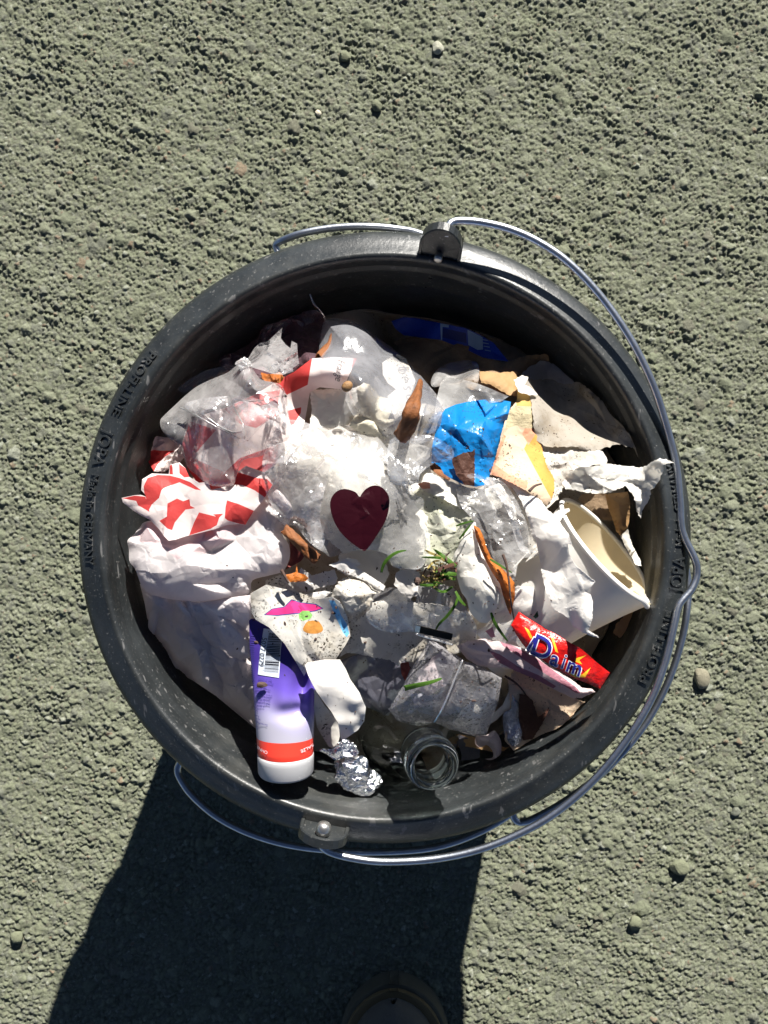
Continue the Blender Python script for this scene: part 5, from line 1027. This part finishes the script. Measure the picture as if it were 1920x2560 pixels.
# ---------------------------------------------------------------- bottle
def bottle():
    a = thing('glass_bottle', 'clear glass bottle with its open mouth up at the bottom of the heap', 'bottle', tuple(W(1003, 1795, -.09)))
    top = W(1083, 1912, .016); bot = W(1012, 1800, -.060); ax = (top - bot).normalized(); x = ax.orthogonal().normalized(); y = ax.cross(x)
    # d = distance below the mouth, r = radius
    outer = [(0, .0098), (-.0004, .0106), (0, .0122), (.0012, .0131), (.004, .0133), (.0095, .0132), (.0108, .0128), (.0118, .0120), (.0150, .0118), (.022, .0124), (.030, .0148), (.038, .0188), (.046, .0232), (.054, .0264), (.062, .0278), (.080, .0282), (.120, .0282), (.125, .0270), (.127, .02), (.124, .0002)]
    inner = [(.0006, .0092), (.003, .0089), (.012, .0088), (.020, .0096), (.030, .0122), (.038, .0164), (.046, .0208), (.054, .0240), (.062, .0254), (.080, .0258), (.117, .0258), (.121, .0240), (.122, .0002)]
    pr = outer[::-1] + inner; n = 96; v = []; f = []; k = len(pr)
    for i in range(n):
        g = 2 * PI * i / n
        for d, r in pr: v.append(top - ax * d + (x * math.cos(g) + y * math.sin(g)) * r)
    for i in range(n):
        j = (i + 1) % n
        for s in range(k - 1): f.append((i * k + s, i * k + s + 1, j * k + s + 1, j * k + s))
    # thick lip and neck refract; the thin body below is joined at the same ring
    cut = [i for i, q in enumerate(outer[::-1]) if q[0] <= .023][0]; cin = len(outer) + [i for i, q in enumerate(inner) if q[0] >= .020][0]
    def part(name, s0, s1, mat, wrap):
        idx = list(range(s0, s1 + 1)); kk = len(idx); vv = [v[i * k + q] for i in range(n) for q in idx]; ff = []
        for i in range(n):
            j = (i + 1) % n
            for s in range(kk - 1 if not wrap else kk): ff.append((i * kk + s, i * kk + (s + 1) % kk, j * kk + (s + 1) % kk, j * kk + s))
        me = mesh(vv, ff, mat); link(name, me, a); bm = bmesh.new(); bm.from_mesh(me); bmesh.ops.recalc_face_normals(bm, faces=bm.faces); bm.to_mesh(me); bm.free()
    part('bottle_neck', cut, cin, M['glass'], True)
    part('bottle_body', 0, cut, M['thin_glass'], False)
bottle()
# ---------------------------------------------------------------- shoe in the shadow
def shoe():
    a = thing('shoe', 'dark shoe with a tan welt, its toe in the bucket shadow', 'shoe', (.012, -.40, 0))
    cx = W(985, 2450, -.25).x; y0 = W(985, 2476, -.235).y
    def outline(t, w):   # t along from toe tip backwards (m), half width
        return w * (1 - math.exp(-t / .022)) ** .62 * (1 - .10 * math.exp(-((t - .13) / .05) ** 2))
    ts = [0.0003, .002, .005, .009, .014, .020, .028, .038, .05, .07, .09, .12, .16, .20, .25, .29]
    def solid(name, mat, w, z0, z1, dy, dome=0., inset=0.):
        v = []; f = []; n = 22
        for t in ts:
            hw = outline(t, w) + .0002
            ring = []
            for j in range(n):
                g = 2 * PI * j / n; x = math.cos(g); z = math.sin(g)
                if dome: zz = z0 + (max(z, 0) ** .9) * (z1 - z0) * min(1, (t / .05) ** .5 * .75 + .25 + max(0, t - .06) * 3.5); xx = x * (1 - .12 * max(z, 0))
                else: zz = z0 + (z1 - z0) * (.5 + .5 * max(-1, min(1, z * 3))); xx = max(-1, min(1, x * 1.15))
                ring.append((cx + xx * hw, y0 - dy - t, zz))
            v += ring
        for i in range(len(ts) - 1):
            for j in range(n): f.append((i * n + j, i * n + (j + 1) % n, (i + 1) * n + (j + 1) % n, (i + 1) * n + j))
        f.append(tuple(range(n))); f.append(tuple((len(ts) - 1) * n + j for j in range(n)))
        return link(name, mesh(v, f, mat), a)
    solid('sole', plain('shoe_sole', (.075, .068, .045), .9), .045, .001, .024, 0)
    solid('welt', plain('shoe_welt', (.12, .085, .035), .8), .0425, .0235, .029, .003)
    solid('upper', plain('shoe_upper', (.085, .080, .070), .85, nb=(500, .0006)), .038, .026, .068, .008, dome=1.)
shoe()

# ---------------------------------------------------------------- soil crumbs lying on the litter
def crumbs():
    bpy.context.view_layer.update(); dg = bpy.context.evaluated_depsgraph_get(); r = random.Random(77); bm = bmesh.new(); n = 0
    spots = [(760, 1560, 90, 70, 90), (950, 1560, 110, 60, 110), (1170, 1100, 50, 60, 60), (820, 1480, 90, 40, 50), (1330, 1130, 80, 70, 50), (1250, 1500, 60, 90, 40), (1100, 1720, 80, 60, 60), (1380, 1790, 50, 40, 30), (900, 1300, 200, 200, 60), (850, 1780, 30, 50, 20), (1120, 1430, 60, 50, 50), (1480, 1230, 70, 50, 25)]
    for cx, cy, sx, sy, k in spots:
        for _ in range(k):
            px, py = r.gauss(cx, sx), r.gauss(cy, sy); d = (W(px, py, 0) - cam.location).normalized()
            h, loc, nor, idx, ob, mx = S.ray_cast(dg, cam.location, d)
            if not h or loc.z < RIM - .06 or ob.name.startswith(('bucket', 'glass', 'heart', 'bottle')): continue
            s = r.uniform(.00014, .00036) * (2.2 if r.random() < .06 else 1)
            if r.random() < .35: continue
            g = bmesh.ops.create_icosphere(bm, subdivisions=1, radius=s); m = Matrix.Rotation(r.uniform(0, 3), 3, 'Z')
            for v in g['verts']: v.co = m @ Vector((v.co.x * r.uniform(.8, 2.2), v.co.y, v.co.z * .6)) + loc + Vector((0, 0, s * .3))
    me = bpy.data.meshes.new('soil_crumbs'); bm.to_mesh(me); bm.free(); me.materials.append(M['twig'])
    tag(link('soil_crumbs', me), 'tiny dark soil crumbs scattered over the paper and plastic litter', 'soil', kind='stuff')
crumbs()
